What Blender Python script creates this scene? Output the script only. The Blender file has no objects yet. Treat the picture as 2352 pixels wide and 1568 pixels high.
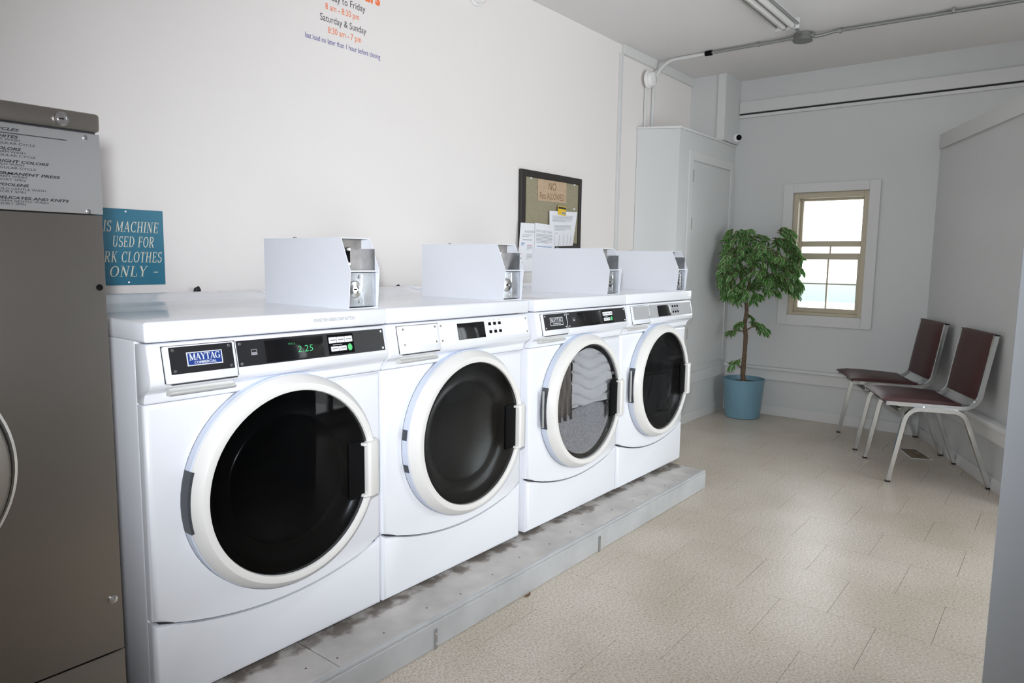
import bpy, bmesh, math, random
from mathutils import Vector, Matrix

# ------------------------------------------------------------------ camera, light, exposure
sc = bpy.context.scene
COL = sc.collection
FPX, CAM = 1620.15, Vector((-0.6815, -1.5635, 1.1478))
YAW, PITCH, ROLL = 0.669, 0.1145, 0.0136
FW = Vector((math.cos(YAW)*math.cos(PITCH), math.sin(YAW)*math.cos(PITCH), -math.sin(PITCH)))
RT0 = Vector((math.sin(YAW), -math.cos(YAW), 0)); UP0 = RT0.cross(FW)
RT = RT0*math.cos(ROLL)+UP0*math.sin(ROLL); UP = UP0*math.cos(ROLL)-RT0*math.sin(ROLL)
cd = bpy.data.cameras.new('camera'); cam = bpy.data.objects.new('camera', cd); COL.objects.link(cam)
cd.sensor_width = 36; cd.lens = FPX/2352*36; cd.clip_start = 0.02; cd.clip_end = 200
m = Matrix((RT, UP, -FW)).transposed().to_4x4(); m.translation = CAM; cam.matrix_world = m
sc.camera = cam

W_STRENGTH = 6.5
world = bpy.data.worlds.new('overcast_sky'); sc.world = world; world.use_nodes = True
bg = world.node_tree.nodes['Background']
bg.inputs[0].default_value = (0.93, 0.97, 1.0, 1); bg.inputs[1].default_value = W_STRENGTH

def area(name, loc, target, sx, sy, power, color=(1, 1, 1), portal=False):
    l = bpy.data.lights.new(name, 'AREA'); l.shape = 'RECTANGLE'; l.size = sx; l.size_y = sy
    l.energy = power; l.color = color
    o = bpy.data.objects.new(name, l); COL.objects.link(o); o.location = loc
    o.rotation_euler = (Vector(target)-Vector(loc)).to_track_quat('-Z', 'Y').to_euler()
    if portal: l.cycles.is_portal = True
    return o
# flash unit on top of the camera
fl_ = bpy.data.lights.new('camera_flash', 'SPOT'); fl_.energy = 190; fl_.spot_size = math.radians(92); fl_.spot_blend = 1.0; fl_.shadow_soft_size = 0.045; fl_.color = (0.90, 0.94, 1.0)
flo = bpy.data.objects.new('camera_flash', fl_); COL.objects.link(flo); flo.location = (-0.725, -1.55, 1.29)
flo.rotation_euler = (Vector((1.75, 0.35, 1.10))-flo.location).to_track_quat('-Z', 'Y').to_euler()
# sky portals in the real openings
area('portal_window', (4.86, -0.167, 1.223), (0, -0.167, 1.223), 0.5, 0.9, 1, portal=True)
area('portal_entry', (4.86, -2.2, 1.1), (0, -2.2, 1.1), 0.9, 2.1, 1, portal=True)
area('portal_shopfront', (2.375, -2.86, 1.155), (2.375, 0, 1.155), 1.65, 2.19, 1, portal=True)
area('portal_back', (-2.82, -2.1, 1.6), (0, -2.1, 1.6), 1.0, 1.3, 1, portal=True)

vs = sc.view_settings
vs.view_transform = 'Standard'; vs.look = 'None'; vs.exposure = 0.08; vs.gamma = 1.0; vs.use_curve_mapping = False
sc.cycles.use_denoising = True
sc.cycles.max_bounces = 10; sc.cycles.diffuse_bounces = 6; sc.cycles.transparent_max_bounces = 16
sc.cycles.sample_clamp_indirect = 6

# ------------------------------------------------------------------ helpers
def ray(px, py): return FW + RT*((px-1176)/FPX) - UP*((py-784)/FPX)
def on(px, py, ax, v):
    """pixel of the photograph -> point on the plane axis = v"""
    d = ray(px, py); i = 'xyz'.index(ax); t = (v-CAM[i])/d[i]; return CAM + d*t

MATS = {}
def mat(name, col, rough=0.5, metal=0.0, spec=0.5, noise=None, bump=None, coat=0.0, emit=None):
    """principled material; noise=(scale, amount, detail) varies the colour, bump=(scale, strength)"""
    if name in MATS: return MATS[name]
    m = bpy.data.materials.new(name); m.use_nodes = True; nt = m.node_tree; p = nt.nodes['Principled BSDF']
    p.inputs['Base Color'].default_value = (*col, 1); p.inputs['Roughness'].default_value = rough
    p.inputs['Metallic'].default_value = metal; p.inputs['Specular IOR Level'].default_value = spec
    p.inputs['Coat Weight'].default_value = coat; p.inputs['Coat Roughness'].default_value = 0.08
    if emit:
        p.inputs['Emission Color'].default_value = (*col, 1); p.inputs['Emission Strength'].default_value = emit
    tc = nt.nodes.new('ShaderNodeTexCoord')
    if noise:
        n = nt.nodes.new('ShaderNodeTexNoise'); n.inputs['Scale'].default_value = noise[0]; n.inputs['Detail'].default_value = noise[2] if len(noise) > 2 else 4
        r = nt.nodes.new('ShaderNodeValToRGB')
        a = noise[1]
        r.color_ramp.elements[0].position = 0.3; r.color_ramp.elements[1].position = 0.7
        r.color_ramp.elements[0].color = (*[c*(1-a) for c in col], 1); r.color_ramp.elements[1].color = (*[min(1, c*(1+a)) for c in col], 1)
        nt.links.new(tc.outputs['Object'], n.inputs['Vector']); nt.links.new(n.outputs['Fac'], r.inputs['Fac']); nt.links.new(r.outputs['Color'], p.inputs['Base Color'])
    if bump:
        n2 = nt.nodes.new('ShaderNodeTexNoise'); n2.inputs['Scale'].default_value = bump[0]; n2.inputs['Detail'].default_value = 3
        b = nt.nodes.new('ShaderNodeBump'); b.inputs['Strength'].default_value = bump[1]; b.inputs['Distance'].default_value = 0.002
        mp = nt.nodes.new('ShaderNodeMapping')
        if len(bump) > 2: mp.inputs['Scale'].default_value = bump[2]
        nt.links.new(tc.outputs['Object'], mp.inputs['Vector']); nt.links.new(mp.outputs['Vector'], n2.inputs['Vector'])
        nt.links.new(n2.outputs['Fac'], b.inputs['Height']); nt.links.new(b.outputs['Normal'], p.inputs['Normal'])
    MATS[name] = m
    return m

def glassmat(name, tint, gloss_rough=0.02, ior=1.5):
    if name in MATS: return MATS[name]
    m = bpy.data.materials.new(name); m.use_nodes = True; nt = m.node_tree; nt.nodes.clear()
    o = nt.nodes.new('ShaderNodeOutputMaterial'); t = nt.nodes.new('ShaderNodeBsdfTransparent'); g = nt.nodes.new('ShaderNodeBsdfGlossy')
    x = nt.nodes.new('ShaderNodeMixShader'); f = nt.nodes.new('ShaderNodeFresnel'); f.inputs[0].default_value = ior
    t.inputs[0].default_value = (*tint, 1); g.inputs['Roughness'].default_value = gloss_rough; g.inputs[0].default_value = (1, 1, 1, 1)
    nt.links.new(f.outputs[0], x.inputs[0]); nt.links.new(t.outputs[0], x.inputs[1]); nt.links.new(g.outputs[0], x.inputs[2]); nt.links.new(x.outputs[0], o.inputs[0])
    MATS[name] = m
    return m

# --- materials
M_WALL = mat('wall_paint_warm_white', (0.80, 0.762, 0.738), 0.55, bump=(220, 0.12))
M_WALLDIM = mat('wall_paint_dimmed', (0.61, 0.615, 0.61), 0.45, bump=(180, 0.12))  # left wall's paint over again, darkened in colour for the dimmer far end
M_CEIL = mat('ceiling_paint', (0.74, 0.72, 0.715), 0.7, bump=(160, 0.1))
M_TRIM = mat('trim_paint', (0.65, 0.65, 0.64), 0.4, bump=(60, 0.05))
M_PART = mat('partition_paint', (0.50, 0.53, 0.57), 0.4, bump=(90, 0.1))
M_ENAM = mat('white_enamel', (0.86, 0.875, 0.92), 0.22, coat=0.4)
M_ENAM2 = mat('coin_box_enamel', (0.80, 0.82, 0.87), 0.35, bump=(700, 0.05))
M_PLAST = mat('off_white_plastic', (0.83, 0.815, 0.785), 0.32)
M_GAP = mat('dark_gap', (0.03, 0.03, 0.035), 0.8)
M_BLACK = mat('black_plastic', (0.003, 0.003, 0.0035), 0.7, spec=0.12)
M_BLACKM = mat('black_control_plate', (0.018, 0.018, 0.02), 0.38)
M_DISP = mat('black_display', (0.006, 0.006, 0.007), 0.12)
M_WPLATE = mat('white_control_plate', (0.88, 0.88, 0.89), 0.35)
M_GPLATE = mat('grey_control_plate', (0.42, 0.42, 0.43), 0.4)
M_CHROME = mat('chrome', (0.75, 0.76, 0.77), 0.18, metal=1.0)
M_STEEL = mat('galvanised_steel', (0.55, 0.57, 0.60), 0.38, metal=1.0, noise=(35, 0.10))
M_DSTEEL = mat('dull_steel', (0.38, 0.38, 0.37), 0.45, metal=0.8)
M_SS = mat('brushed_stainless', (0.35, 0.325, 0.30), 0.36, metal=1.0, bump=(40, 0.06, (60, 1, 1)))
M_SSPLATE = mat('light_stainless_plate', (0.50, 0.50, 0.505), 0.45, metal=0.75, bump=(40, 0.05, (50, 1, 1)))
M_INK = mat('black_ink', (0.02, 0.02, 0.025), 0.6)
M_PLAT = mat('platform_grey_paint', (0.47, 0.475, 0.48), 0.45, noise=(9, 0.10, 8), bump=(40, 0.25))
M_PLATE2 = mat('platform_top_paint', (0.50, 0.475, 0.45), 0.5, noise=(7, 0.22, 8), bump=(40, 0.3))
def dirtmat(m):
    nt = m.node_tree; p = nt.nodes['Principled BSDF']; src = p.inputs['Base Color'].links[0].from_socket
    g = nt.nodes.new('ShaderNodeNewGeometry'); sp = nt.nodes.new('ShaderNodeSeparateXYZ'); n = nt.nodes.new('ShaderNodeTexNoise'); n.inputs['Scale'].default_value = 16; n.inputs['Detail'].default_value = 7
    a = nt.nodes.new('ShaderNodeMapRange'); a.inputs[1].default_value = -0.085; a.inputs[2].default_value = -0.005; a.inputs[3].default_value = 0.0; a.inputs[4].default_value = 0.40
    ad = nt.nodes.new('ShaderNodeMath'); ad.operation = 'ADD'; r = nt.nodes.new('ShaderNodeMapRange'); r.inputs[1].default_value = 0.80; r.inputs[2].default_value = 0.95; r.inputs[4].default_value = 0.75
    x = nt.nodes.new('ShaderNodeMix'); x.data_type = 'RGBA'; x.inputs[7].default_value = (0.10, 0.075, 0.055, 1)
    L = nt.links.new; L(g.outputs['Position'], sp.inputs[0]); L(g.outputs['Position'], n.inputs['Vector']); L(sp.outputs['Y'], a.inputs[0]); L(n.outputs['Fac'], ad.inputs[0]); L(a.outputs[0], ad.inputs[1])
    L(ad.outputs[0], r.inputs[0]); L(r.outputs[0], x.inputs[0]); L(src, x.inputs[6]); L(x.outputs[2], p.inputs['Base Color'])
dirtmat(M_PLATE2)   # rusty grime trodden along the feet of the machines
M_RUST = mat('rust_dirt', (0.10, 0.07, 0.05), 0.9)
M_CORK = mat('cork_olive', (0.30, 0.27, 0.18), 0.9, noise=(300, 0.25))
M_FRAME = mat('board_frame_dark', (0.022, 0.018, 0.015), 0.5)
M_PAPER = mat('white_paper', (0.80, 0.80, 0.83), 0.7)
M_CARD = mat('brown_cardboard', (0.50, 0.36, 0.24), 0.8, noise=(60, 0.08))
M_TEAL = mat('teal_sign_plastic', (0.012, 0.155, 0.245), 0.35)
M_CREAM = mat('engraved_cream', (0.78, 0.74, 0.60), 0.5)
M_BEIGE = mat('beige_vinyl', (0.52, 0.46, 0.34), 0.4)
M_VINYL = mat('burgundy_vinyl', (0.055, 0.0105, 0.0115), 0.48, bump=(500, 0.15))
M_POT = mat('blue_glazed_pot', (0.165, 0.31, 0.39), 0.3, noise=(6, 0.08))
M_SOIL = mat('dark_moss', (0.06, 0.05, 0.035), 0.95, noise=(50, 0.4))
M_BARK = mat('brown_bark', (0.13, 0.085, 0.05), 0.85, noise=(40, 0.35), bump=(60, 0.6))
M_RUBBER = mat('black_rubber', (0.015, 0.015, 0.015), 0.7)
M_ORANGE = mat('orange_vinyl_lettering', (0.90, 0.20, 0.06), 0.5)
M_NAVY = mat('navy_vinyl_lettering', (0.05, 0.05, 0.30), 0.5)
M_DGREY = mat('dark_grey_vinyl_lettering', (0.07, 0.07, 0.075), 0.5)
M_GREEN = mat('green_button', (0.10, 0.62, 0.20), 0.4)
M_LED = mat('green_led_digits', (0.06, 0.55, 0.20), 0.4, emit=0.25)
M_LEDD = mat('dim_green_led', (0.04, 0.25, 0.09), 0.4, emit=0.15)
M_LOGOB = mat('logo_blue', (0.015, 0.05, 0.25), 0.4)
M_LOGOW = mat('logo_silver_white', (0.75, 0.77, 0.80), 0.4)
M_YELLOW = mat('yellow_print', (0.75, 0.50, 0.03), 0.5)
M_LIGHTB = mat('pale_blue_print', (0.35, 0.45, 0.62), 0.6)
M_PRINT = mat('grey_print', (0.30, 0.30, 0.33), 0.7)
M_REDP = mat('red_print', (0.55, 0.22, 0.20), 0.7)
M_TUBE = mat('fluorescent_tube_glass', (0.62, 0.61, 0.59), 0.2)
M_GLASS = glassmat('clear_window_glass', (0.97, 0.98, 0.98))
M_DARKGLASS = glassmat('tinted_door_glass', (0.30, 0.31, 0.32), ior=1.24)
M_DARKGLASS2 = glassmat('smoky_door_glass', (0.70, 0.71, 0.72), ior=1.3)
M_CLEARDOOR = glassmat('clear_door_glass', (0.94, 0.94, 0.95))

def tilemat():
    m = bpy.data.materials.new('vinyl_composition_tile'); m.use_nodes = True; nt = m.node_tree; p = nt.nodes['Principled BSDF']
    tc = nt.nodes.new('ShaderNodeTexCoord'); geo = nt.nodes.new('ShaderNodeNewGeometry')
    n = nt.nodes.new('ShaderNodeTexNoise'); n.inputs['Scale'].default_value = 170; n.inputs['Detail'].default_value = 5
    mp = nt.nodes.new('ShaderNodeMapping'); mp.inputs['Scale'].default_value = (1.0, 0.7, 1)
    r = nt.nodes.new('ShaderNodeValToRGB'); e = r.color_ramp.elements
    e[0].position = 0.30; e[0].color = (0.44, 0.355, 0.265, 1); e[1].position = 0.50; e[1].color = (0.64, 0.57, 0.485, 1)
    x = e.new(0.68); x.color = (0.74, 0.70, 0.645, 1)
    n2 = nt.nodes.new('ShaderNodeTexNoise'); n2.inputs['Scale'].default_value = 2.2; n2.inputs['Detail'].default_value = 5
    r2 = nt.nodes.new('ShaderNodeValToRGB'); r2.color_ramp.elements[0].color = (0.86, 0.84, 0.80, 1); r2.color_ramp.elements[1].color = (1, 1, 1, 1)
    r2.color_ramp.elements[0].position = 0.35; r2.color_ramp.elements[1].position = 0.62
    mx = nt.nodes.new('ShaderNodeMix'); mx.data_type = 'RGBA'; mx.blend_type = 'MULTIPLY'; mx.inputs[0].default_value = 1
    rr = nt.nodes.new('ShaderNodeMapRange'); rr.inputs[3].default_value = 0.29; rr.inputs[4].default_value = 0.38
    L = nt.links.new
    L(geo.outputs['Position'], mp.inputs[0]); L(mp.outputs[0], n.inputs['Vector']); L(n.outputs['Fac'], r.inputs[0])
    L(geo.outputs['Position'], n2.inputs['Vector']); L(n2.outputs['Fac'], r2.inputs[0])
    L(r.outputs[0], mx.inputs[6]); L(r2.outputs[0], mx.inputs[7]); L(mx.outputs[2], p.inputs['Base Color'])
    L(n2.outputs['Fac'], rr.inputs[0]); L(rr.outputs[0], p.inputs['Roughness'])
    b = nt.nodes.new('ShaderNodeBump'); b.inputs['Strength'].default_value = 0.02; b.inputs['Distance'].default_value = 0.002
    L(n.outputs['Fac'], b.inputs['Height']); L(b.outputs[0], p.inputs['Normal'])
    p.inputs['Specular IOR Level'].default_value = 0.5
    return m
M_TILE = tilemat()

class MB:
    """collects geometry in a bmesh"""
    def __init__(s): s.b = bmesh.new()
    def quad(s, *pts):
        s.b.faces.new([s.b.verts.new(p) for p in pts]); return s
    def box(s, a, c, bev=0, seg=2):
        x0, y0, z0 = a; x1, y1, z1 = c
        v = [s.b.verts.new(p) for p in ((x0,y0,z0),(x1,y0,z0),(x1,y1,z0),(x0,y1,z0),(x0,y0,z1),(x1,y0,z1),(x1,y1,z1),(x0,y1,z1))]
        fs = [s.b.faces.new([v[i] for i in f]) for f in ((0,3,2,1),(4,5,6,7),(0,1,5,4),(1,2,6,5),(2,3,7,6),(3,0,4,7))]
        if bev: s._bev(fs, bev, seg)
        return s
    def _bev(s, fs, w, seg):
        es = list({e for f in fs for e in f.edges})
        bmesh.ops.bevel(s.b, geom=es, offset=w, segments=seg, profile=0.5, affect='EDGES', clamp_overlap=True)
    def prism(s, prof, frame, length, bev=0, seg=2):
        """closed 2D profile (a,b) extruded: frame(a,b,t) -> xyz with t in (0,length)"""
        n = len(prof)
        A = [s.b.verts.new(frame(a, b, 0)) for a, b in prof]; B = [s.b.verts.new(frame(a, b, length)) for a, b in prof]
        fs = [s.b.faces.new(A[::-1]), s.b.faces.new(B)]
        for i in range(n): fs.append(s.b.faces.new((A[i], A[(i+1) % n], B[(i+1) % n], B[i])))
        if bev: s._bev(fs, bev, seg)
        return s
    def lathe(s, prof, c=(0, 0, 0), axis='y', n=48, cap0=False, cap1=False, sx=1, sy=1):
        """prof: (r, h) revolved about axis through c; h along axis"""
        rings = []
        for r, h in prof:
            ring = []
            for k in range(n):
                t = 2*math.pi*k/n; u, w = r*math.cos(t)*sx, r*math.sin(t)*sy
                p = {'y': (c[0]+u, c[1]+h, c[2]+w), 'z': (c[0]+u, c[1]+w, c[2]+h), 'x': (c[0]+h, c[1]+u, c[2]+w)}[axis]
                ring.append(s.b.verts.new(p))
            rings.append(ring)
        for a, b in zip(rings, rings[1:]):
            for k in range(n): s.b.faces.new((a[k], a[(k+1) % n], b[(k+1) % n], b[k]))
        if cap0: s.b.faces.new(rings[0][::-1])
        if cap1: s.b.faces.new(rings[-1])
        return s
    def tube(s, pts, r, n=8, square=False, caps=True, up=None):
        pts = [Vector(p) for p in pts]; rings = []
        rs = r if isinstance(r, (list, tuple)) else [r]*len(pts)
        prev = None
        for i, p in enumerate(pts):
            d = (pts[min(i+1, len(pts)-1)]-pts[max(i-1, 0)]).normalized()
            if prev is None:
                ref = Vector(up) if up else (Vector((0, 0, 1)) if abs(d.z) < 0.9 else Vector((1, 0, 0)))
                a = d.cross(ref).normalized()
            else:
                a = (prev-d*prev.dot(d)).normalized()
            prev = a; b = d.cross(a)
            if square: ang = [math.pi/4+k*math.pi/2 for k in range(4)]; rad = rs[i]*math.sqrt(2)
            else: ang = [2*math.pi*k/n for k in range(n)]; rad = rs[i]
            rings.append([s.b.verts.new(p+a*(rad*math.cos(t))+b*(rad*math.sin(t))) for t in ang])
        for A, B in zip(rings, rings[1:]):
            k = len(A)
            for j in range(k): s.b.faces.new((A[j], A[(j+1) % k], B[(j+1) % k], B[j]))
        if caps: s.b.faces.new(rings[0][::-1]); s.b.faces.new(rings[-1])
        return s
    def build(s, name, material, parent=None, loc=None, smooth=35, normals=True):
        if normals: bmesh.ops.recalc_face_normals(s.b, faces=s.b.faces)
        me = bpy.data.meshes.new(name); s.b.to_mesh(me); s.b.free()
        me.materials.append(material)
        if smooth:
            me.shade_smooth(); me.set_sharp_from_angle(angle=math.radians(smooth))
        return link(name, me, parent, loc)

def link(name, me, parent=None, loc=None):
    o = bpy.data.objects.new(name, me); COL.objects.link(o)
    if parent: o.parent = parent
    if loc is not None: o.location = loc
    return o
def tag(o, label, cat, group=None):
    o['label'] = label; o['category'] = cat
    if group: o['group'] = group
    return o
def thing(name, loc, label, cat, group=None, rz=0):
    o = bpy.data.objects.new(name, None); COL.objects.link(o); o.location = loc; o.rotation_euler = (0, 0, rz); o.empty_display_size = 0.1
    return tag(o, label, cat, group)
def struct(o, label=None):
    o['kind'] = 'structure'
    if label: o['label'] = label
    return o

# --- lettering: sans (built-in font) and a drawn serif
def place2d(bm, org, xd, yd):
    org, xd, yd = Vector(org), Vector(xd), Vector(yd)
    for v in bm.verts: v.co = org + xd*v.co.x + yd*v.co.y
def text(name, s, org, xd, yd, material, parent, width=None, height=0.02, shear=0.0, bold=0.0, align='l', off=0.0):
    cu = bpy.data.curves.new('t', 'FONT'); cu.body = s; cu.size = 1; cu.shear = shear; cu.offset = bold; cu.resolution_u = 3
    ob = bpy.data.objects.new('t', cu); COL.objects.link(ob)
    bpy.context.view_layer.update()
    me = bpy.data.meshes.new_from_object(ob); bpy.data.objects.remove(ob); bpy.data.curves.remove(cu)
    b = bmesh.new(); b.from_mesh(me); bpy.data.meshes.remove(me)
    xs = [v.co.x for v in b.verts]; x0, x1 = min(xs), max(xs)
    k = height/0.69; kx = (width/(x1-x0)) if width else k
    for v in b.verts: v.co.x = (v.co.x-x0)*kx - ({'l': 0, 'c': .5, 'r': 1}[align])*(x1-x0)*kx; v.co.y *= k; v.co.z = 0
    place2d(b, org, xd, yd)
    me = bpy.data.meshes.new(name); b.to_mesh(me); b.free(); me.materials.append(material)
    return link(name, me, parent)

TH, TN, SF = 0.15, 0.06, 0.05
GL = {  # drawn serif capitals: width, strokes ('l',x0,y0,x1,y1,w) ('a',cx,cy,rx,ry,a0,a1)  serif bars ('s',x,y,halfwidth)
 'I': (.34, [('l',.17,0,.17,1,TH),('s',.17,0,.15),('s',.17,1,.15)]),
 'T': (.68, [('l',.34,0,.34,1,TH),('s',.34,0,.15),('l',.03,.97,.65,.97,TN),('l',.05,1,.05,.76,TN),('l',.63,1,.63,.76,TN)]),
 'H': (.82, [('l',.17,0,.17,1,TH),('l',.65,0,.65,1,TH),('l',.17,.52,.65,.52,TN),('s',.17,0,.15),('s',.17,1,.15),('s',.65,0,.15),('s',.65,1,.15)]),
 'M': (1.0, [('l',.15,0,.15,1,TN),('l',.15,1,.5,.05,TH),('l',.5,.05,.82,1,TN),('l',.84,0,.84,1,TH),('s',.15,0,.13),('s',.12,1,.11),('s',.84,0,.14),('s',.87,1,.11)]),
 'A': (.82, [('l',.12,0,.41,1,TN),('l',.41,1,.70,0,TH),('l',.22,.34,.60,.34,TN),('s',.12,0,.12),('s',.70,0,.14)]),
 'C': (.76, [('a',.42,.5,.34,.47,50,310),('l',.66,1,.66,.70,TN),('l',.66,0,.66,.22,TN)]),
 'N': (.84, [('l',.16,0,.16,1,TN),('l',.16,1,.68,0,TH),('l',.68,0,.68,1,TN),('s',.16,0,.13),('s',.12,1,.12),('s',.68,1,.13)]),
 'E': (.70, [('l',.17,0,.17,1,TH),('l',.05,.97,.62,.97,TN),('l',.05,.03,.64,.03,TN),('l',.17,.52,.48,.52,TN),('l',.61,1,.61,.76,TN),('l',.63,0,.63,.26,TN),('l',.48,.42,.48,.62,TN)]),
 'U': (.80, [('l',.17,.35,.17,1,TH),('l',.65,.35,.65,1,TN),('a',.41,.35,.24,.33,180,360),('s',.17,1,.14),('s',.65,1,.12)]),
 'S': (.60, [('a',.31,.74,.21,.23,20,270),('a',.31,.27,.23,.25,-160,90),('l',.50,1,.50,.75,TN),('l',.09,0,.09,.28,TN)]),
 'D': (.82, [('l',.17,0,.17,1,TH),('a',.30,.5,.42,.47,-90,90),('l',.04,.97,.32,.97,TN),('l',.04,.03,.32,.03,TN)]),
 'F': (.66, [('l',.17,0,.17,1,TH),('l',.05,.97,.60,.97,TN),('l',.17,.52,.46,.52,TN),('l',.59,1,.59,.74,TN),('l',.46,.42,.46,.62,TN),('s',.17,0,.15)]),
 'O': (.82, [('a',.41,.5,.33,.47,0,360)]),
 'R': (.80, [('l',.17,0,.17,1,TH),('a',.36,.74,.24,.23,-90,90),('l',.04,.97,.38,.97,TN),('l',.17,.51,.38,.51,TN),('l',.36,.51,.66,.02,TH),('s',.17,0,.15),('s',.70,0,.10)]),
 'W': (1.06, [('l',.12,1,.32,0,TH),('l',.32,0,.53,.95,TN),('l',.53,.95,.74,0,TH),('l',.74,0,.94,1,TN),('s',.12,1,.13),('s',.94,1,.12)]),
 'K': (.82, [('l',.17,0,.17,1,TH),('l',.20,.42,.64,1,TN),('l',.32,.58,.68,0,TH),('s',.17,0,.15),('s',.17,1,.15),('s',.64,1,.12),('s',.70,0,.12)]),
 'L': (.68, [('l',.17,0,.17,1,TH),('l',.04,.03,.62,.03,TN),('l',.61,0,.61,.30,TN),('s',.17,1,.15)]),
 'Y': (.78, [('l',.39,0,.39,.45,TH),('l',.12,1,.39,.43,TH),('l',.39,.43,.66,1,TN),('s',.39,0,.15),('s',.12,1,.13),('s',.66,1,.11)]),
 'G': (.82, [('a',.42,.5,.34,.47,50,310),('l',.66,1,.66,.70,TN),('l',.67,.02,.67,.42,TH),('s',.66,.42,.13)]),
 '-': (.60, [('l',.08,.42,.52,.42,.08)]), ' ': (.36, [])}
def serif(name, s, org, xd, yd, material, parent, width, height, shear=0.0, weight=1.0, align='l', gap=0.06):
    b = bmesh.new(); x = 0
    def band(P, ws):
        L, R = [], []
        for i, p in enumerate(P):
            d = (P[min(i+1, len(P)-1)]-P[max(i-1, 0)]).normalized(); nn = Vector((-d.y, d.x))
            L.append(b.verts.new((*(p+nn*ws[i]/2), 0))); R.append(b.verts.new((*(p-nn*ws[i]/2), 0)))
        for i in range(len(P)-1): b.faces.new((R[i], R[i+1], L[i+1], L[i]))
    for ch in s:
        w, st = GL[ch]
        for q in st:
            if q[0] == 'l': band([Vector((x+q[1], q[2])), Vector((x+q[3], q[4]))], [q[5]*weight]*2)
            elif q[0] == 's': band([Vector((x+q[1]-q[3], q[2]+(SF/2 if q[2] < .5 else -SF/2))), Vector((x+q[1]+q[3], q[2]+(SF/2 if q[2] < .5 else -SF/2)))], [SF*weight]*2)
            else:
                _, cx, cy, rx, ry, a0, a1 = q; n = max(6, int(abs(a1-a0)/18))
                A = [math.radians(a0+(a1-a0)*k/n) for k in range(n+1)]
                band([Vector((x+cx+rx*math.cos(t), cy+ry*math.sin(t))) for t in A], [(TN+(TH-TN)*abs(math.cos(t))**1.5)*weight for t in A])
        x += w+gap
    tot = x-gap; kx = width/tot
    for v in b.verts:
        v.co.x = (v.co.x + shear*v.co.y)*kx - {'l': 0, 'c': .5, 'r': 1}[align]*width; v.co.y *= height
    place2d(b, org, xd, yd)
    me = bpy.data.meshes.new(name); b.to_mesh(me); b.free(); me.materials.append(material)
    return link(name, me, parent)

X, Y, Z = Vector((1, 0, 0)), Vector((0, 1, 0)), Vector((0, 0, 1))
random.seed(7)

# ------------------------------------------------------------------ the room
XF, YW, ZC = 4.713, 0.798, 2.514
XN, YR = -2.7, -2.75                      # wall behind the camera, wall on the street side
WT = 0.15

def wallbox(name, material, boxes, bev=0):
    b = MB()
    for a, c in boxes: b.box(a, c, bev)
    return struct(b.build(name, material, smooth=None if not bev else 35))

fl = struct(MB().box((XN-WT, YR-WT, -0.12), (XF+WT, YW+WT, -0.004)).build('floor', mat('floor_mastic', (0.13, 0.10, 0.075), 0.8), smooth=None), 'beige speckled vinyl tile floor')
# vinyl tiles, running bond measured from the seams: courses along x, half-tile shifts
TP = 0.3015
tile_me = None
def tile(x0, x1, y0, y1):
    global tile_me
    x0, x1 = max(x0, XN), min(x1, XF); y0, y1 = max(y0, YR), min(y1, YW)
    if x1-x0 < 0.02 or y1-y0 < 0.02: return
    g = 0.0006
    full = abs(x1-x0-TP) < 1e-4 and abs(y1-y0-TP) < 1e-4
    if full and tile_me:
        o = link('tile', tile_me, fl)
    else:
        hx, hy = (x1-x0)/2-g, (y1-y0)/2-g
        o = MB().box((-hx, -hy, -0.004), (hx, hy, 0.0)).build('tile', M_TILE, fl, smooth=None)
        if full: tile_me = o.data
    o.location = ((x0+x1)/2, (y0+y1)/2, random.uniform(-0.0003, 0))
ntile = 0
rest = MB()
for k in range(-14, 12):
    x0 = 1.42+TP*k
    for j in range(-12, 6):
        y0 = (-0.41 if k % 2 else -0.257)+TP*j
        cx, cy = x0+TP/2, y0+TP/2
        if x0 > XF or y0 > YW or x0+TP < XN or y0+TP < YR: continue
        vis = cx > 0.1 and cy < 0.60 and cy > -1.75 and not (cx < 2.55 and cy > 0.0)
        if vis and ntile < 290:
            tile(x0, x0+TP, y0, y0+TP); ntile += 1
        else:
            a0, a1 = max(x0, XN), min(x0+TP, XF); b0, b1 = max(y0, YR), min(y0+TP, YW)
            if a1-a0 > .02 and b1-b0 > .02: rest.box((a0+.0007, b0+.0007, -.004), (a1-.0007, b1-.0007, -0.0002))
ro = rest.build('tile_field', M_TILE, fl, smooth=None); ro['kind'] = 'stuff'

wallbox('ceiling', M_CEIL, [((XN-WT, YR-WT, ZC), (XF+WT, YW+WT, ZC+0.12))])
wallbox('wall_left', M_WALL, [((XN-WT, YW, 0), (XF+WT, YW+WT, ZC))])
# far wall with the small window and the entry opening behind the angled screen
WY0, WY1, WZ0, WZ1 = -0.420, 0.088, 0.777, 1.663
EY0, EY1, EZ1 = -2.65, -1.75, 2.10
wallbox('wall_far', M_WALLDIM, [((XF, WY1, 0), (XF+WT, YW, ZC)), ((XF, WY0, 0), (XF+WT, WY1, WZ0)), ((XF, WY0, WZ1), (XF+WT, WY1, ZC)),
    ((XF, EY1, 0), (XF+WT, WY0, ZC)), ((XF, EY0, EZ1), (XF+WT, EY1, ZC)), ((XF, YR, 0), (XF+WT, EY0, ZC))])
SX0, SX1, SZ0, SZ1 = 1.55, 3.2, 0.06, 2.25
BY0, BY1, BZ0_, BZ1_ = -2.6, -1.6, 0.95, 2.25
wallbox('wall_street', M_WALL, [((XN-WT, YR-WT, 0), (SX0, YR, ZC)), ((SX1, YR-WT, 0), (XF+WT, YR, ZC)), ((SX0, YR-WT, 0), (SX1, YR, SZ0)), ((SX0, YR-WT, SZ1), (SX1, YR, ZC))])
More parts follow.
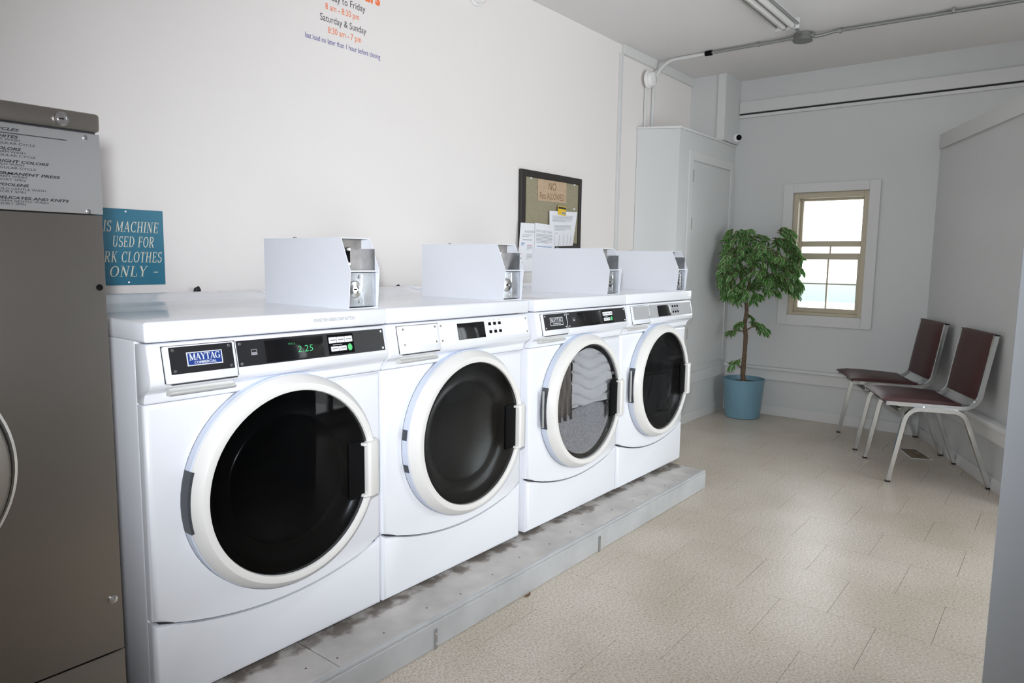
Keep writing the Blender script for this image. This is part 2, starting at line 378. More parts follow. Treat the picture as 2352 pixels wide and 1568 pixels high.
wallbox('wall_near', M_WALL, [((XN-WT, YR, 0), (XN, BY0, ZC)), ((XN-WT, BY1, 0), (XN, YW, ZC)), ((XN-WT, BY0, 0), (XN, BY1, BZ0_)), ((XN-WT, BY0, BZ1_), (XN, BY1, ZC))])
# partition end on the right
PX, PY = 1.35, -1.4665
wallbox('wall_partition', M_PART, [((PX, YR, 0), (PX+0.11, PY, ZC))], bev=0.003)
# angled part-height wall behind the chairs
AD = Vector((-0.9039, -0.4278, 0)); AN = Vector((-0.4278, 0.9039, 0))   # along it towards us, and out into the room
A0 = Vector((4.713, -0.820, 0)); ALEN = 1.50
def aframe(a, b, t): return A0 + AD*t + AN*a + Z*b
def aprism(name, a0, a1, z0, z1, material, t0=-0.02, t1=ALEN, bev=0.0, parent=None):
    b = MB().prism([(a0, z0), (a1, z0), (a1, z1), (a0, z1)], lambda a, b, t: aframe(a, b, t+t0), t1-t0, bev)
    return b.build(name, material, parent)
wr = struct(aprism('wall_right', -0.10, 0, 0, 1.985, M_WALLDIM, t0=-0.0))
struct(aprism('trim_1', 0, 0.018, 1.897, 1.99, M_TRIM, t0=0.03, bev=0.002))
struct(aprism('trim_2', 0, 0.055, 0.335, 0.362, M_TRIM, t0=0.03, bev=0.003))
struct(aprism('trim_3', 0, 0.035, 0.262, 0.335, M_TRIM, t0=0.03, bev=0.002))
struct(aprism('baseboard_right', 0, 0.010, 0, 0.07, M_TRIM, t0=0.03, bev=0.002))
# chase in the corner above the cabinet, its corner board, and the pieces round the ceiling
wallbox('wall_chase', M_WALLDIM, [((4.43, 0.522, 2.045), (XF, YW, ZC))])
def trim(i, a, c, material=None, bev=0.002): return struct(MB().box(a, c, bev, 1).build('trim_%d' % i, material or M_TRIM))
trim(4, (4.415, 0.522, 2.045), (4.43, 0.580, ZC))
trim(5, (3.355, 0.780, 0), (3.385, YW, 2.455))                       # batten on the left wall
trim(6, (3.385, 0.775, 2.455), (4.43, YW, ZC))                       # crown strip
trim(7, (4.693, -2.74, 2.272), (XF, 0.52, 2.358))                     # beam board on the far wall
trim(8, (4.690, -2.74, 2.236), (XF, 0.52, 2.258))
struct(MB().box((4.708, -2.74, 2.258), (XF, 0.52, 2.272)).build('trim_9', M_GAP))
trim(10, (4.668, -0.80, 0.352), (XF, 0.54, 0.372))
trim(11, (4.693, -0.80, 0.272), (XF, 0.54, 0.352))
struct(MB().box((4.701, -0.80, 0), (XF, 0.54, 0.075), 0.002, 1).build('baseboard_far', M_TRIM))

# --- window_1
wn = bpy.data.objects.new('window_1', None); COL.objects.link(wn); wn.location = (XF, -0.167, WZ0); struct(wn, 'small beige vinyl sash window with grey painted casing')
def wbox(name, a, c, m, parent=wn, bev=0.003):
    o = MB().box([a[0]-XF, a[1]+0.167, a[2]-WZ0], [c[0]-XF, c[1]+0.167, c[2]-WZ0], bev, 1).build(name, m, parent)
    return o
CX0, CX1 = XF-0.018, XF
wbox('casing', (CX0, WY1, 0.70), (CX1, 0.158, 1.730), M_TRIM); wbox('casing', (CX0, -0.490, 0.70), (CX1, WY0, 1.730), M_TRIM)
wbox('casing', (CX0, WY0, WZ1), (CX1, WY1, 1.730), M_TRIM); wbox('casing', (CX0, WY0, 0.70), (CX1, WY1, WZ0), M_TRIM)
fy = 0.035
wbox('frame', (XF+0.005, WY1-fy, WZ0), (XF+0.11, WY1, WZ1), M_BEIGE); wbox('frame', (XF+0.005, WY0, WZ0), (XF+0.11, WY0+fy, WZ1), M_BEIGE)
wbox('frame', (XF+0.005, WY0+fy, WZ1-0.040), (XF+0.11, WY1-fy, WZ1), M_BEIGE); wbox('sill', (XF+0.002, WY0+fy, WZ0), (XF+0.12, WY1-fy, WZ0+0.020), M_BEIGE)
def sash(name, x0, x1, z0, z1, st, tr, br, mull):
    y0, y1 = WY0+fy, WY1-fy
    s = wbox(name, (x0, y0, z0), (x1, y0+st, z1), M_BEIGE)
    s2 = lambda n, a, c, m=M_BEIGE, b=0.002: wbox(n, a, c, m, wn, b)
    for n, a, c in (('stile', (x0, y1-st, z0), (x1, y1, z1)), ('rail', (x0, y0+st, z1-tr), (x1, y1-st, z1)), ('rail', (x0, y0+st, z0), (x1, y1-st, z0+br))): s2(n, a, c)
    xm = (x0+x1)/2
    s2('pane', (xm-0.003, y0+st, z0+br), (xm+0.003, y1-st, z1-tr), M_GLASS, 0)
    for a, c in mull: s2('muntin', (xm-0.010, a[0], a[1]), (xm+0.010, c[0], c[1]), M_BEIGE)
yc = (WY0+WY1)/2
sash('upper_sash', XF+0.07, XF+0.10, 1.185, WZ1-0.040, 0.018, 0.016, 0.02, [((WY0+fy+0.018, 1.276), (WY1-fy-0.018, 1.317)), ((yc-0.005, 1.205), (yc+0.005, 1.276))])
sash('lower_sash', XF+0.035, XF+0.065, WZ0+0.020, 1.230, 0.022, 0.046, 0.034,
     [((yc-0.005, WZ0+0.054), (yc+0.005, 1.184)), ((WY0+fy+0.022, 1.004), (WY1-fy-0.022, 1.013))])
# entry glazing behind the angled wall, and the street window behind the camera: frames with panes
def glazing(name, plane, a0, a1, z0, z1, pos, nm, label):
    o = bpy.data.objects.new(name, None); COL.objects.link(o); struct(o, label)
    def bx(n, u0, u1, w0, w1, m, d=0.03):
        if plane == 'x': MB().box((pos-d, u0, w0), (pos+d, u1, w1)).build(n, m, o, smooth=None)
        else: MB().box((u0, pos-d, w0), (u1, pos+d, w1)).build(n, m, o, smooth=None)
    f = 0.05
    bx('frame', a0, a0+f, z0, z1, M_TRIM); bx('frame', a1-f, a1, z0, z1, M_TRIM); bx('frame', a0+f, a1-f, z1-f, z1, M_TRIM); bx('frame', a0+f, a1-f, z0, z0+f, M_TRIM)
    w = (a1-a0-2*f)/nm
    for k in range(nm):
        if k: bx('mullion', a0+f+w*k-0.02, a0+f+w*k+0.02, z0+f, z1-f, M_TRIM)
        bx('pane', a0+f+w*k+0.02, a0+f+w*(k+1)-0.02, z0+f, z1-f, M_GLASS, 0.003)
glazing('door_1', 'x', EY0, EY1, 0.0, EZ1, XF+0.07, 1, 'glazed entry door')
glazing('window_2', 'y', SX0, SX1, SZ0, SZ1, YR-0.08, 3, 'wide street window')
glazing('window_3', 'x', BY0, BY1, BZ0_, BZ1_, XN-0.07, 2, 'wide window behind the photographer')

# --- what is outside the small window
g = MB().box((XF+WT+0.02, -14, -0.45), (22, 14, -0.30)).build('ground', mat('pale_concrete_yard', (0.6, 0.6, 0.58), 0.9, noise=(3, 0.1)), smooth=None); struct(g)
nb = thing('house', (13.5, 0, -0.30), 'white neighbouring house with a red roof edge beyond the window', 'house')
M_SIDING = mat('white_siding', (0.82, 0.83, 0.83), 0.7)
MB().box((0, -9, 0), (4, 9, 2.1)).build('wall', M_SIDING, nb, smooth=None)
MB().prism([(-0.4, 2.1), (2.0, 2.75), (4.4, 2.1)], lambda a, b, t: (a, -9.3+t, b), 7.6).build('roof', mat('red_roof', (0.16, 0.02, 0.02), 0.8), nb, smooth=None)
MB().box((-0.03, -6, 0.75), (0.0, 4, 1.12), 0.01).build('garage_panel', mat('grey_green_panel', (0.17, 0.21, 0.215), 0.5), nb)

# ------------------------------------------------------------------ platform under the washers
HP = 0.0946
pl = thing('wooden_platform', (0.9, 0.2, 0), 'long low grey painted wooden platform carrying the washing machines', 'platform')
PF, PXR, PXL = -0.157, 2.70, -0.97
def pbox(n, a, c, m, bev=0.003, parent=pl): return MB().box([a[0]-.9, a[1]-.2, a[2]], [c[0]-.9, c[1]-.2, c[2]], bev, 1).build(n, m, parent)
pbox('top_board', (PXL, PF+0.004, HP-0.019), (0.40, 0.78, HP), M_PLATE2); pbox('top_board', (0.403, PF+0.004, HP-0.019), (PXR, 0.78, HP), M_PLATE2)
fb = pbox('front_board', (PXL, PF-0.012, 0.0), (PXR, PF+0.004, HP-0.012), M_PLAT); pbox('edge_strip', (PXL, PF-0.010, HP-0.0115), (PXR, PF+0.0035, HP), M_PLAT, 0.002)
pbox('end_board', (PXR-0.02, PF+0.004, 0.0), (PXR, 0.78, HP-0.0195), M_PLAT)
for bx_ in (0.735, 1.66):
    br = pbox('bracket', (bx_-0.006, PF-0.016, 0.0), (bx_+0.006, PF-0.012, 0.062), M_DSTEEL, 0.001)
    for zz in (0.018, 0.048):
        MB().lathe([(0.004, 0), (0.004, -0.0025), (0.0015, -0.003)], (bx_-.9, PF-0.016-.2, zz), 'y', 10, cap1=True).build('screw', M_CHROME, br)
for i in range(16):
    xx = 0.30+i*0.155+random.uniform(-.05, .05)
    MB().lathe([(0.0045, 0), (0.003, 0.0015)], (xx-.9, PF+0.035+random.uniform(0, .03)-.2, HP-0.0012), 'z', 8, cap1=True).build('nail_head', M_RUST, pl)

# ------------------------------------------------------------------ front-loading washers
WW = 0.680
CXD, CZD = 0.352, 0.578          # door centre (local x, world z)
def smile(x): return 0.319 - 0.062*(1-((x-0.340)/0.340)**2)
def washer(x0, style, label):
    T = thing('washing_machine', (x0, 0, HP+0.001), label, 'washing machine', 'white coin washers on the platform')
    d = -HP-0.001                                        # heights below are above the floor
    def Z_(z): return z+d
    MB().box((0.002, 0.03, Z_(0.112)), (WW-0.002, 0.69, Z_(0.962)), 0.006).build('cabinet', M_ENAM, T)
    for fx in (0.05, WW-0.05):
        for fy_ in (0.09, 0.62): MB().lathe([(0.022, 0), (0.022, 0.008), (0.009, 0.010), (0.009, Z_(0.115))], (fx, fy_, 0), 'z', 14, cap0=True).build('foot', M_RUBBER, T)
    # kick panel and front panel share the smile-shaped seam
    n = 14; xs = [0.004+(WW-0.008)*k/n for k in range(n+1)]
    def fr(a, b, t): return (a, 0.05-t, Z_(b))
    kp = [(xs[0], 0.1096), (xs[-1], 0.1096)]+[(x, smile(x)-0.003) for x in reversed(xs)]
    def panel(name, prof, bev, thick=0.05):
        b = MB(); A = [b.b.verts.new((x, 0.05, Z_(z))) for x, z in prof]; B = [b.b.verts.new((x, 0.05-thick, Z_(z))) for x, z in prof]
        b.b.faces.new(A); f = b.b.faces.new(B[::-1]); k = len(prof)
        for i in range(k): b.b.faces.new((A[i], A[(i+1) % k], B[(i+1) % k], B[i]))
        es = list(f.edges)
        bmesh.ops.bevel(b.b, geom=es, offset=bev, segments=4, profile=0.5, affect='EDGES', clamp_overlap=True)
        return b.build(name, M_ENAM, T, smooth=50)
    panel('kick_panel', kp, 0.014)
    fp = [(x, smile(x)+0.003) for x in xs]+[(xs[-1], 0.8212), (xs[0], 0.8212)]
    panel('front_panel', fp, 0.014)
    MB().box((0.02, 0.012, Z_(0.13)), (WW-0.02, 0.04, Z_(0.96))).build('seam_backing', M_GAP, T)
    # header with the bulged console
    hp = [(0.05, 0.8225), (0.002, 0.8225), (-0.002, 0.826), (-0.003, 0.846), (-0.012, 0.853), (-0.026, 0.859), (-0.034, 0.868), (-0.036, 0.880), (-0.020, 0.9565), (0.05, 0.9565)]
    MB().prism(hp, lambda a, b, t: (0.004+t, a, Z_(b)), WW-0.008, 0.006, 2).build('header', M_ENAM, T, smooth=40)
    # lid
    lp = [(-0.024, 0.9605), (-0.024, 1.006), (0.30, 1.006), (0.46, 1.006), (0.54, 1.012), (0.585, 1.026), (0.61, 1.034), (0.665, 1.034), (0.675, 1.028), (0.675, 0.9605)]
    MB().prism(lp, lambda a, b, t: (0.001+t, a, Z_(b)), WW-0.002, 0.011, 3).build('lid', M_ENAM, T, smooth=50)
    # tilted console frame: u along x, v up the slope, n outwards
    s0 = Vector((0, -0.0355, Z_(0.882))); sv = Vector((0, 0.016, 0.0745)).normalized(); sn = Vector((0, -sv.z, sv.y))
    def slab(name, u0, u1, v0, v1, h0, h1, m, parent=T, bev=0.0):
        pr = [(u0, v0), (u1, v0), (u1, v1), (u0, v1)]
        return MB().prism(pr, lambda a, b, t: s0+X*a+sv*b+sn*(h0+t), h1-h0, bev).build(name, m, parent)
    def pt(u, v, h=0.0): return s0+X*u+sv*v+sn*h
    def screw(u, v, parent, h=0.003, r=0.0042):
        c = pt(u, v, h); b = MB(); A = [c+X*(r*math.cos(t))+sv*(r*math.sin(t)) for t in [2*math.pi*k/12 for k in range(12)]]
        top = [p+sn*0.0018 for p in A]; va = [b.b.verts.new(p) for p in A]; vb = [b.b.verts.new(c+(p-c)*0.75+sn*0.0018) for p in A]
        b.b.faces.new(vb)
        for k in range(12): b.b.faces.new((va[k], va[(k+1) % 12], vb[(k+1) % 12], vb[k]))
        b.build('screw', M_CHROME, parent)
    pm = {'black': M_BLACKM, 'white': M_WPLATE, 'grey': M_GPLATE}[style['plate']]
    # detergent drawer front, proud of the header, with its shadow line and finger pull
    slab('drawer_gap', 0.034, 0.208, -0.012, 0.0705, -0.0005, 0.0010, M_GAP)
    dr = slab('drawer_front', 0.036, 0.2055, -0.014, 0.0695, -0.008, 0.0055, M_ENAM, T, 0.004)
    pb = MB().prism([(-0.002, 0.838), (-0.022, 0.840), (-0.030, 0.845), (-0.030, 0.848), (-0.018, 0.849), (-0.012, 0.853), (-0.010, 0.866), (0.02, 0.866), (0.02, 0.838)], lambda a, b, t: (0.052+t, a, Z_(b)), 0.154, 0.004).build('drawer_pull', mat('pull_recess', (0.62, 0.61, 0.58), 0.5), T, smooth=50)
    MB().box((0.05, -0.0375, Z_(0.8655)), (0.205, -0.02, Z_(0.8685))).build('drawer_shadow_gap', M_GAP, T, smooth=None)
    bp = slab('badge_plate', 0.0485, 0.1975, 0.006, 0.066, 0.005, 0.0065, pm)
    for u, v in ((0.057, 0.013), (0.189, 0.013), (0.057, 0.059), (0.189, 0.059)): screw(u, v, bp, 0.0065)
    cp = slab('control_panel', 0.2105, 0.664, 0.006, 0.068, -0.002, 0.0022, pm)
    for u, v in ((0.219, 0.013), (0.655, 0.013), (0.219, 0.060), (0.655, 0.060)): screw(u, v, cp, 0.0022)
    ox = X; H = 0.0072
    if style['badge']:
        slab('logo_border', 0.086, 0.170, 0.021, 0.052, 0.0065, 0.0070, M_LOGOW, bp); 
        lb = M_LOGOB if style['badge'] == 'blue' else M_BLACKM
        slab('logo_field', 0.0885, 0.1675, 0.0232, 0.050, 0.0070, 0.0073, lb, bp)
        serif('logo_lettering', 'MAYTAG', pt(0.128, 0.0335, 0.0075), X, sv, M_LOGOW, bp, 0.073, 0.0150, 0, 1.25, 'c', 0.0)
        text('logo_lettering', 'COMMERCIAL', pt(0.128, 0.0252, 0.0075), X, sv, M_LOGOW, bp, 0.052, 0.0058, align='c', bold=0.02)
    if style['ctrl'] == 'buttons_white':
        slab('display', 0.284, 0.455, 0.009, 0.063, 0.0022, 0.0048, M_DISP, cp, 0.0012)
        slab('energy_mark', 0.246, 0.262, 0.031, 0.045, 0.0022, 0.0025, M_PRINT, cp); slab('energy_mark', 0.2475, 0.2605, 0.038, 0.0436, 0.0025, 0.0028, M_BLACKM, cp)
        slab('keypad', 0.470, 0.555, 0.010, 0.063, 0.0022, 0.0027, M_BLACK, cp)
        for k in range(3): slab('button', 0.4735+k*0.0262, 0.4985+k*0.0262, 0.040, 0.056, 0.0027, 0.0040, M_WPLATE, cp, 0.0006); slab('button_print', 0.477+k*0.0262, 0.495+k*0.0262, 0.0465, 0.0495, 0.0040, 0.0042, M_PRINT, cp)
        for k in range(2): slab('button', 0.4775+k*0.0262, 0.5025+k*0.0262, 0.018, 0.031, 0.0027, 0.0040, M_WPLATE, cp, 0.0006); slab('button_print', 0.481+k*0.0262, 0.499+k*0.0262, 0.0235, 0.026, 0.0040, 0.0042, M_PRINT, cp)
        slab('button_print', 0.485, 0.515, 0.0345, 0.0357, 0.0027, 0.0029, M_LOGOW, cp)
        c = pt(0.5395, 0.0255, 0.0027); b = MB(); ring = [c+X*(0.0075*math.cos(t))+sv*(0.0095*math.sin(t)) for t in [2*math.pi*k/20 for k in range(20)]]
        b.b.faces.new([b.b.verts.new(p+sn*0.0016) for p in ring]); b.build('start_button', M_GREEN, cp, smooth=None)
        if style.get('digits'):
            text('display_digits', '2.25', pt(0.374, 0.026, 0.0050), X, sv, M_LED, cp, 0.046, 0.0165, bold=-0.012, shear=0.1)
            text('display_digits', 'PRICE', pt(0.349, 0.047, 0.0050), X, sv, M_LEDD, cp, 0.020, 0.0045)
    else:
        slab('display', 0.293, 0.425, 0.009, 0.062, 0.0022, 0.0045, M_DISP, cp, 0.0012)
        for v in (0.020, 0.047):
            for k in range(3):
                u = 0.447+k*0.026
                slab('button', u, u+0.0135, v, v+0.010, 0.0022, 0.0040, M_BLACK, cp, 0.0008)
        if style['plate'] == 'grey':
            slab('button_print', 0.446, 0.516, 0.034, 0.0395, 0.0022, 0.0025, M_PRINT, cp)
        else:
            for v in (0.034, 0.0645):
                for k in range(3): slab('button_print', 0.4475+k*0.026, 0.4595+k*0.026, v, v+0.0012, 0.0022, 0.0024, M_GPLATE, cp)
    if style.get('sticker'):
        st = MB().box((0.413, -0.0246, Z_(0.9705)), (0.580, -0.0238, Z_(0.9985))).build('sticker', mat('clear_sticker', (0.80, 0.81, 0.84), 0.3), T, smooth=None)
        text('sticker_lettering', 'PLEASE PUSH GREEN START BUTTON', (0.431, -0.0249, Z_(0.981)), X, Z, M_PRINT, st, 0.132, 0.0085)
    # door
    D = thing('door', (0, 0, 0), '', ''); del D['label']; del D['category']
    bpy.data.objects.remove(D)
    MB().lathe([(0.2765, 0.002), (0.2765, -0.023), (0.262, -0.026)], (CXD, 0, Z_(CZD)), 'y', 72).build('door_rear_ring', mat('shaded_side_plastic', (0.60, 0.65, 0.76), 0.4), T)  # shade on the door's side, put into the colour of this rim
    rp = [(0.262, -0.022), (0.2735, -0.0235), (0.2745, -0.027), (0.2735, -0.033), (0.256, -0.0565), (0.2545, -0.0578), (0.242, -0.0595), (0.2375, -0.058), (0.2355, -0.052), (0.2355, -0.040)]
    dr = MB().lathe(rp, (CXD, 0, Z_(CZD)), 'y', 72).build('door', M_PLAST, T, smooth=28)
    MB().lathe([(0.2355, -0.041), (0.225, -0.024), (0.205, -0.012), (0.17, -0.006), (0.165, -0.010), (0.155, -0.004), (0.02, -0.0025)], (CXD, 0, Z_(CZD)), 'y', 48, cap1=True).build('door_bowl', mat('dark_drum_'+style['drum'], {'black': (0.006, 0.006, 0.007), 'grey': (0.032, 0.033, 0.034)}[style['drum']], 0.25), dr, smooth=60)
    MB().lathe([(0.236, -0.0515), (0.16, -0.0535), (0.08, -0.0545), (0.01, -0.055)], (CXD, 0, Z_(CZD)), 'y', 64, cap1=True).build('door_glass', {'dark': M_DARKGLASS, 'smoke': M_DARKGLASS2, 'clear': M_CLEARDOOR}[style['glass']], dr, smooth=60)
    # dark ring seam where the door meets the panel
    MB().lathe([(0.2775, 0.003), (0.2775, -0.0015), (0.275, -0.0015)], (CXD, 0, Z_(CZD)), 'y', 64).build('door_seam', mat('grey_seam', (0.22, 0.24, 0.28), 0.6), T)
    # handle on the right of the ring and the black pocket beside it
    MB().box((0.513, -0.0585, Z_(0.488)), (0.568, -0.050, Z_(0.646)), 0.004, 2).build('handle_pocket', M_BLACK, dr)
    hpz = [(0.566, -0.050), (0.566, -0.074), (0.574, -0.077), (0.604, -0.070), (0.624, -0.052), (0.626, -0.020), (0.60, -0.020)]
    MB().prism(hpz, lambda a, b, t: (a, b, Z_(0.487)+t), 0.154, 0.003, 2).build('handle', M_PLAST, dr, smooth=30)
    for zq in (0.4872, 0.633): MB().box((0.553, -0.073, Z_(zq)), (0.569, -0.052, Z_(zq+0.008)), 0.002).build('handle_flange', M_PLAST, dr)
    # hinge on the left
    h = style['hinge']
    MH = mat('hinge_grey', (0.05, 0.055, 0.065), 0.45)
    def hinge(z0, z1, r0=0.2735, r1=0.2785, y0=-0.004, y1=-0.031):
        b = MB(); k0 = math.asin((z0-CZD)/0.2765); k1 = math.asin((z1-CZD)/0.2765); n_ = 8
        P = [(r0, y0), (r1, y0), (r1, y1), (r0-0.002, y1)]
        R_ = []
        for i in range(n_+1):
            t = math.pi-(k0+(k1-k0)*i/n_)
            R_.append([b.b.verts.new((CXD+r*math.cos(t), y, Z_(CZD)+r*math.sin(t))) for r, y in P])
        for A, B in zip(R_, R_[1:]):
            for j in range(4): b.b.faces.new((A[j], A[(j+1) % 4], B[(j+1) % 4], B[j]))
        b.b.faces.new(R_[0]); b.b.faces.new(R_[-1][::-1])
        b.build('hinge', MH, dr)
    if h == 'wide': hinge(0.515, 0.660, y1=-0.036)
    elif h == 'two': hinge(0.600, 0.632, y1=-0.022); hinge(0.498, 0.522, y1=-0.022)
    else:
        hinge(0.505, 0.665, y1=-0.030)
        MB().tube([(CXD-0.281, -0.020, Z_(0.512)), (CXD-0.281, -0.020, Z_(0.655))], 0.0045, 8).build('hinge_pin', M_DSTEEL, dr)
    # coin box bolted on the lid
    c0, c1 = 0.573, 0.679; zb = Z_(1.0055); zt = Z_(1.205); zm = Z_(1.113)
    prof = [(0.012, zb), (0.003, zm), (0.043, zt), (0.42, zt), (0.42, zb)]
    b = MB(); t_ = 0.0025
    for xa in (c0, c1-t_): b.prism(prof, lambda a, bb, t, xa=xa: (xa+t, a, bb), t_, 0)
    b.box((c0+t_, 0.045, zt-t_), (c1-t_, 0.42, zt)); b.box((c0+t_, 0.42-t_, zb), (c1-t_, 0.42, zt-t_)); b.box((c0+t_, 0.004, zm-0.003), (c1-t_, 0.085, zm+0.001)); b.box((c0+t_, 0.012, zb), (c1-t_, 0.42-t_, zb+0.003))
    cb = b.build('coin_box', M_ENAM2, T, smooth=None)
    MB().box((c0+t_, 0.080, zm+0.001), (c1-t_, 0.085, zt-t_)).build('slot_panel', mat('dull_zinc', (0.30, 0.28, 0.26), 0.5, metal=0.5, noise=(30, 0.2)), cb, smooth=None)
    MB().box((c1-t_-0.001, 0.020, zm+0.001), (c1-t_-0.0002, 0.080, zt-0.03)).build('slot_side_plate', M_STEEL, cb, smooth=None)
    MB().box((c0+0.044, 0.066, zm+0.020), (c0+0.052, 0.080, zm+0.058), 0.002).build('coin_slide', M_BLACK, cb)
    for q in (0.018, 0.060): MB().lathe([(0.007, 0), (0.007, -0.010), (0.004, -0.013)], (c0+0.048, 0.078, zm+q), 'y', 14, cap1=True).build('slide_knob', M_CHROME, cb)
    vd = MB().box((c0+t_+0.001, 0.017, zb+0.006), (c1-t_-0.001, 0.022, zm-0.005), 0.001).build('vault_door', M_STEEL, cb)
    MB().box((c0+0.052, 0.014, zb+0.010), (c0+0.056, 0.017, zm-0.010)).build('vault_rib', M_STEEL, cb, smooth=None)
    MB().lathe([(0.025, 0.0), (0.022, -0.004), (0.011, -0.006), (0.011, -0.003), (0.001, -0.003)], (c0+0.026, 0.0172, zb+0.055), 'y', 24, cap1=True).build('lock', M_CHROME, cb)
    MB().box((c0+0.022, 0.0118, zb+0.053), (c0+0.031, 0.0145, zb+0.057)).build('key_slot', M_BLACK, cb, smooth=None)
    for q in (0.020, 0.090): MB().lathe([(0.0055, 0), (0.0045, -0.003), (0.001, -0.004)], (c0+0.042, 0.0172, zb+q), 'y', 12, cap1=True).build('rivet', M_CHROME, cb)
    MB().lathe([(0.006, 0), (0.005, 0.004)], (c0+0.03, 0.30, zt), 'z', 10, cap1=True).build('stud', M_DSTEEL, cb)
    return T

w1 = washer(0.002, dict(plate='black', badge='blue', ctrl='buttons_white', digits=True, sticker=True, hinge='wide', drum='black', glass='dark'),
            'white front-load washer next to the stainless machine, blue badge and green 2.25 display')
w2 = washer(0.684, dict(plate='white', badge=None, ctrl='six', hinge='two', drum='grey', glass='smoke'),
            'white front-load washer with plain white control plates and no badge')
w3 = washer(1.397, dict(plate='black', badge='black', ctrl='buttons_white', hinge='pin', drum='grey', glass='clear'),
            'white front-load washer with black control plates and grey bedding behind its door')
w4 = washer(2.079, dict(plate='grey', badge=None, ctrl='six', hinge='pin', drum='grey', glass='smoke'),
            'white front-load washer with grey control plates at the open end of the platform')

# bedding pressed against the third door
def cloth(name, pts_fn, material, label, cat):
    b = MB(); rows = pts_fn(); V = [[b.b.verts.new(p) for p in r] for r in rows]
    for A, B in zip(V, V[1:]):
        for j in range(len(A)-1): b.b.faces.new((A[j], A[j+1], B[j+1], B[j]))
    o = b.build(name, material, smooth=80); tag(o, label, cat); return o
LX, LZ = 1.397+CXD, CZD
def quiltmat():
    m = mat('grey_quilted_fabric', (0.62, 0.62, 0.64), 0.8, bump=(30, 0.3)); return m
def clip(x, z, r=0.218):
    q = math.hypot(x, z); return (x*r/q, z*r/q) if q > r else (x, z)
def quilt():
    rows = []
    for i in range(61):
        z0 = -0.016+i*(0.233/60); row = []
        for j in range(41):
            x0 = -0.105+j*(0.325/40)
            x, z = clip(x0, z0)
            wave = 0.022*math.sin(x0*11+0.6)+0.010*math.sin(x0*27+z0*9)
            ph = ((z0+wave)/0.044) % 1.0
            dip = math.exp(-((ph-0.5)/0.09)**2)
            row.append((LX+x, -0.022-0.012*(1-dip)+0.004*math.sin(x0*30), LZ+z))
        rows.append(row)
    return rows
cloth('quilt', quilt, quiltmat(), 'grey quilted bedding with wavy seams pressed behind a washer door', 'bedding')
def fleece():
    rows = []
    for i in range(31):
        row = []
        for j in range(41):
            x0 = -0.22+j*(0.44/40); top = -0.024+0.006*math.sin(x0*18+1)
            z0 = -0.22+i*((top+0.22)/30); x, z = clip(x0, z0)
            e = max(0, 1-(30-i)/4)
            row.append((LX+x, -0.036+0.010*abs(x0)/0.2+0.012*e*e, LZ+z))
        rows.append(row)
    return rows
cloth('fleece_blanket', fleece, mat('grey_fleece', (0.36, 0.36, 0.38), 0.95, noise=(120, 0.25), bump=(200, 0.5)), 'dark grey fleece filling the lower half of a washer door', 'blanket')
def drape():
    rows = []
    for i in range(41):
        z0 = -0.06+i*(0.24/40); row = []
        for j in range(31):
            x0 = -0.215+j*(0.125/30); x, z = clip(x0, z0)
            row.append((LX+x, -0.030-0.005*math.sin(x0*160+z0*14), LZ+z))
        rows.append(row)
    return rows
dm = bpy.data.materials.new('brown_striped_fabric'); dm.use_nodes = True
_n = dm.node_tree; _p = _n.nodes['Principled BSDF']; _p.inputs['Roughness'].default_value = 0.8
_w = _n.nodes.new('ShaderNodeTexWave'); _w.inputs['Scale'].default_value = 9; _w.inputs['Distortion'].default_value = 3; _w.inputs['Detail'].default_value = 2
_r = _n.nodes.new('ShaderNodeValToRGB'); _r.color_ramp.elements[0].color = (0.055, 0.045, 0.04, 1); _r.color_ramp.elements[1].color = (0.24, 0.21, 0.19, 1)
_t = _n.nodes.new('ShaderNodeTexCoord'); _n.links.new(_t.outputs['Object'], _w.inputs[0]); _n.links.new(_w.outputs[1], _r.inputs[0]); _n.links.new(_r.outputs[0], _p.inputs[0])
cloth('striped_cloth', drape, dm, 'brown striped cloth hanging at the hinge side behind a washer door', 'cloth')

# ------------------------------------------------------------------ stainless washer-extractor on the left
SX, SY = -0.076, -0.045
ss = thing('commercial_washer', (-0.47, 0.35, HP), 'tall brushed stainless steel commercial washer with printed cycle plate', 'washing machine')
def sb(name, a, c, m, bev=0.003, parent=ss, smooth=35): return MB().box([a[0]+.47, a[1]-.35, a[2]-HP], [c[0]+.47, c[1]-.35, c[2]-HP], bev, 2).build(name, m, parent, smooth=smooth)
SL = -0.864
sb('cabinet', (SL, SY+0.02, HP+0.001), (SX-0.004, 0.74, 1.375), M_SS)
sb('front_panel', (SL, SY, 0.3195), (SX, SY+0.02, 1.2245), M_SS, 0.0015)
sb('lower_panel', (SL, SY, HP+0.02), (SX, SY+0.02, 0.3165), M_SS, 0.0015)
cpn = sb('control_plate', (SL+0.004, SY-0.002, 1.2265), (SX+0.001, SY+0.02, 1.3805), M_SSPLATE, 0.001)
tc_ = sb('top_cap', (SL, SY-0.012, 1.3835), (SX, 0.74, 1.418), M_SS, 0.006)
sb('shadow_gap', (SL+.01, SY+0.004, 1.3705), (SX-.004, SY+0.03, 1.3865), M_GAP, 0)
def sl(px, py, y=SY): return on(px, py, 'y', y)
def sloc(p): return Vector((p.x+.47, p.y-.35, p.z-HP))
lk = sl(139, 273, SY-0.012)
MB().lathe([(0.013, 0.001), (0.013, -0.004), (0.0115, -0.006), (0.0095, -0.006), (0.0090, -0.003), (0.006, -0.003), (0.006, -0.005), (0.001, -0.005)], sloc(lk), 'y', 28, cap1=True).build('lock', M_CHROME, tc_)
MB().box(sloc(lk+Vector((-0.004, -0.0062, -0.0009))), sloc(lk+Vector((0.004, -0.0048, 0.0009)))).build('key_slot', M_BLACK, tc_, smooth=None)
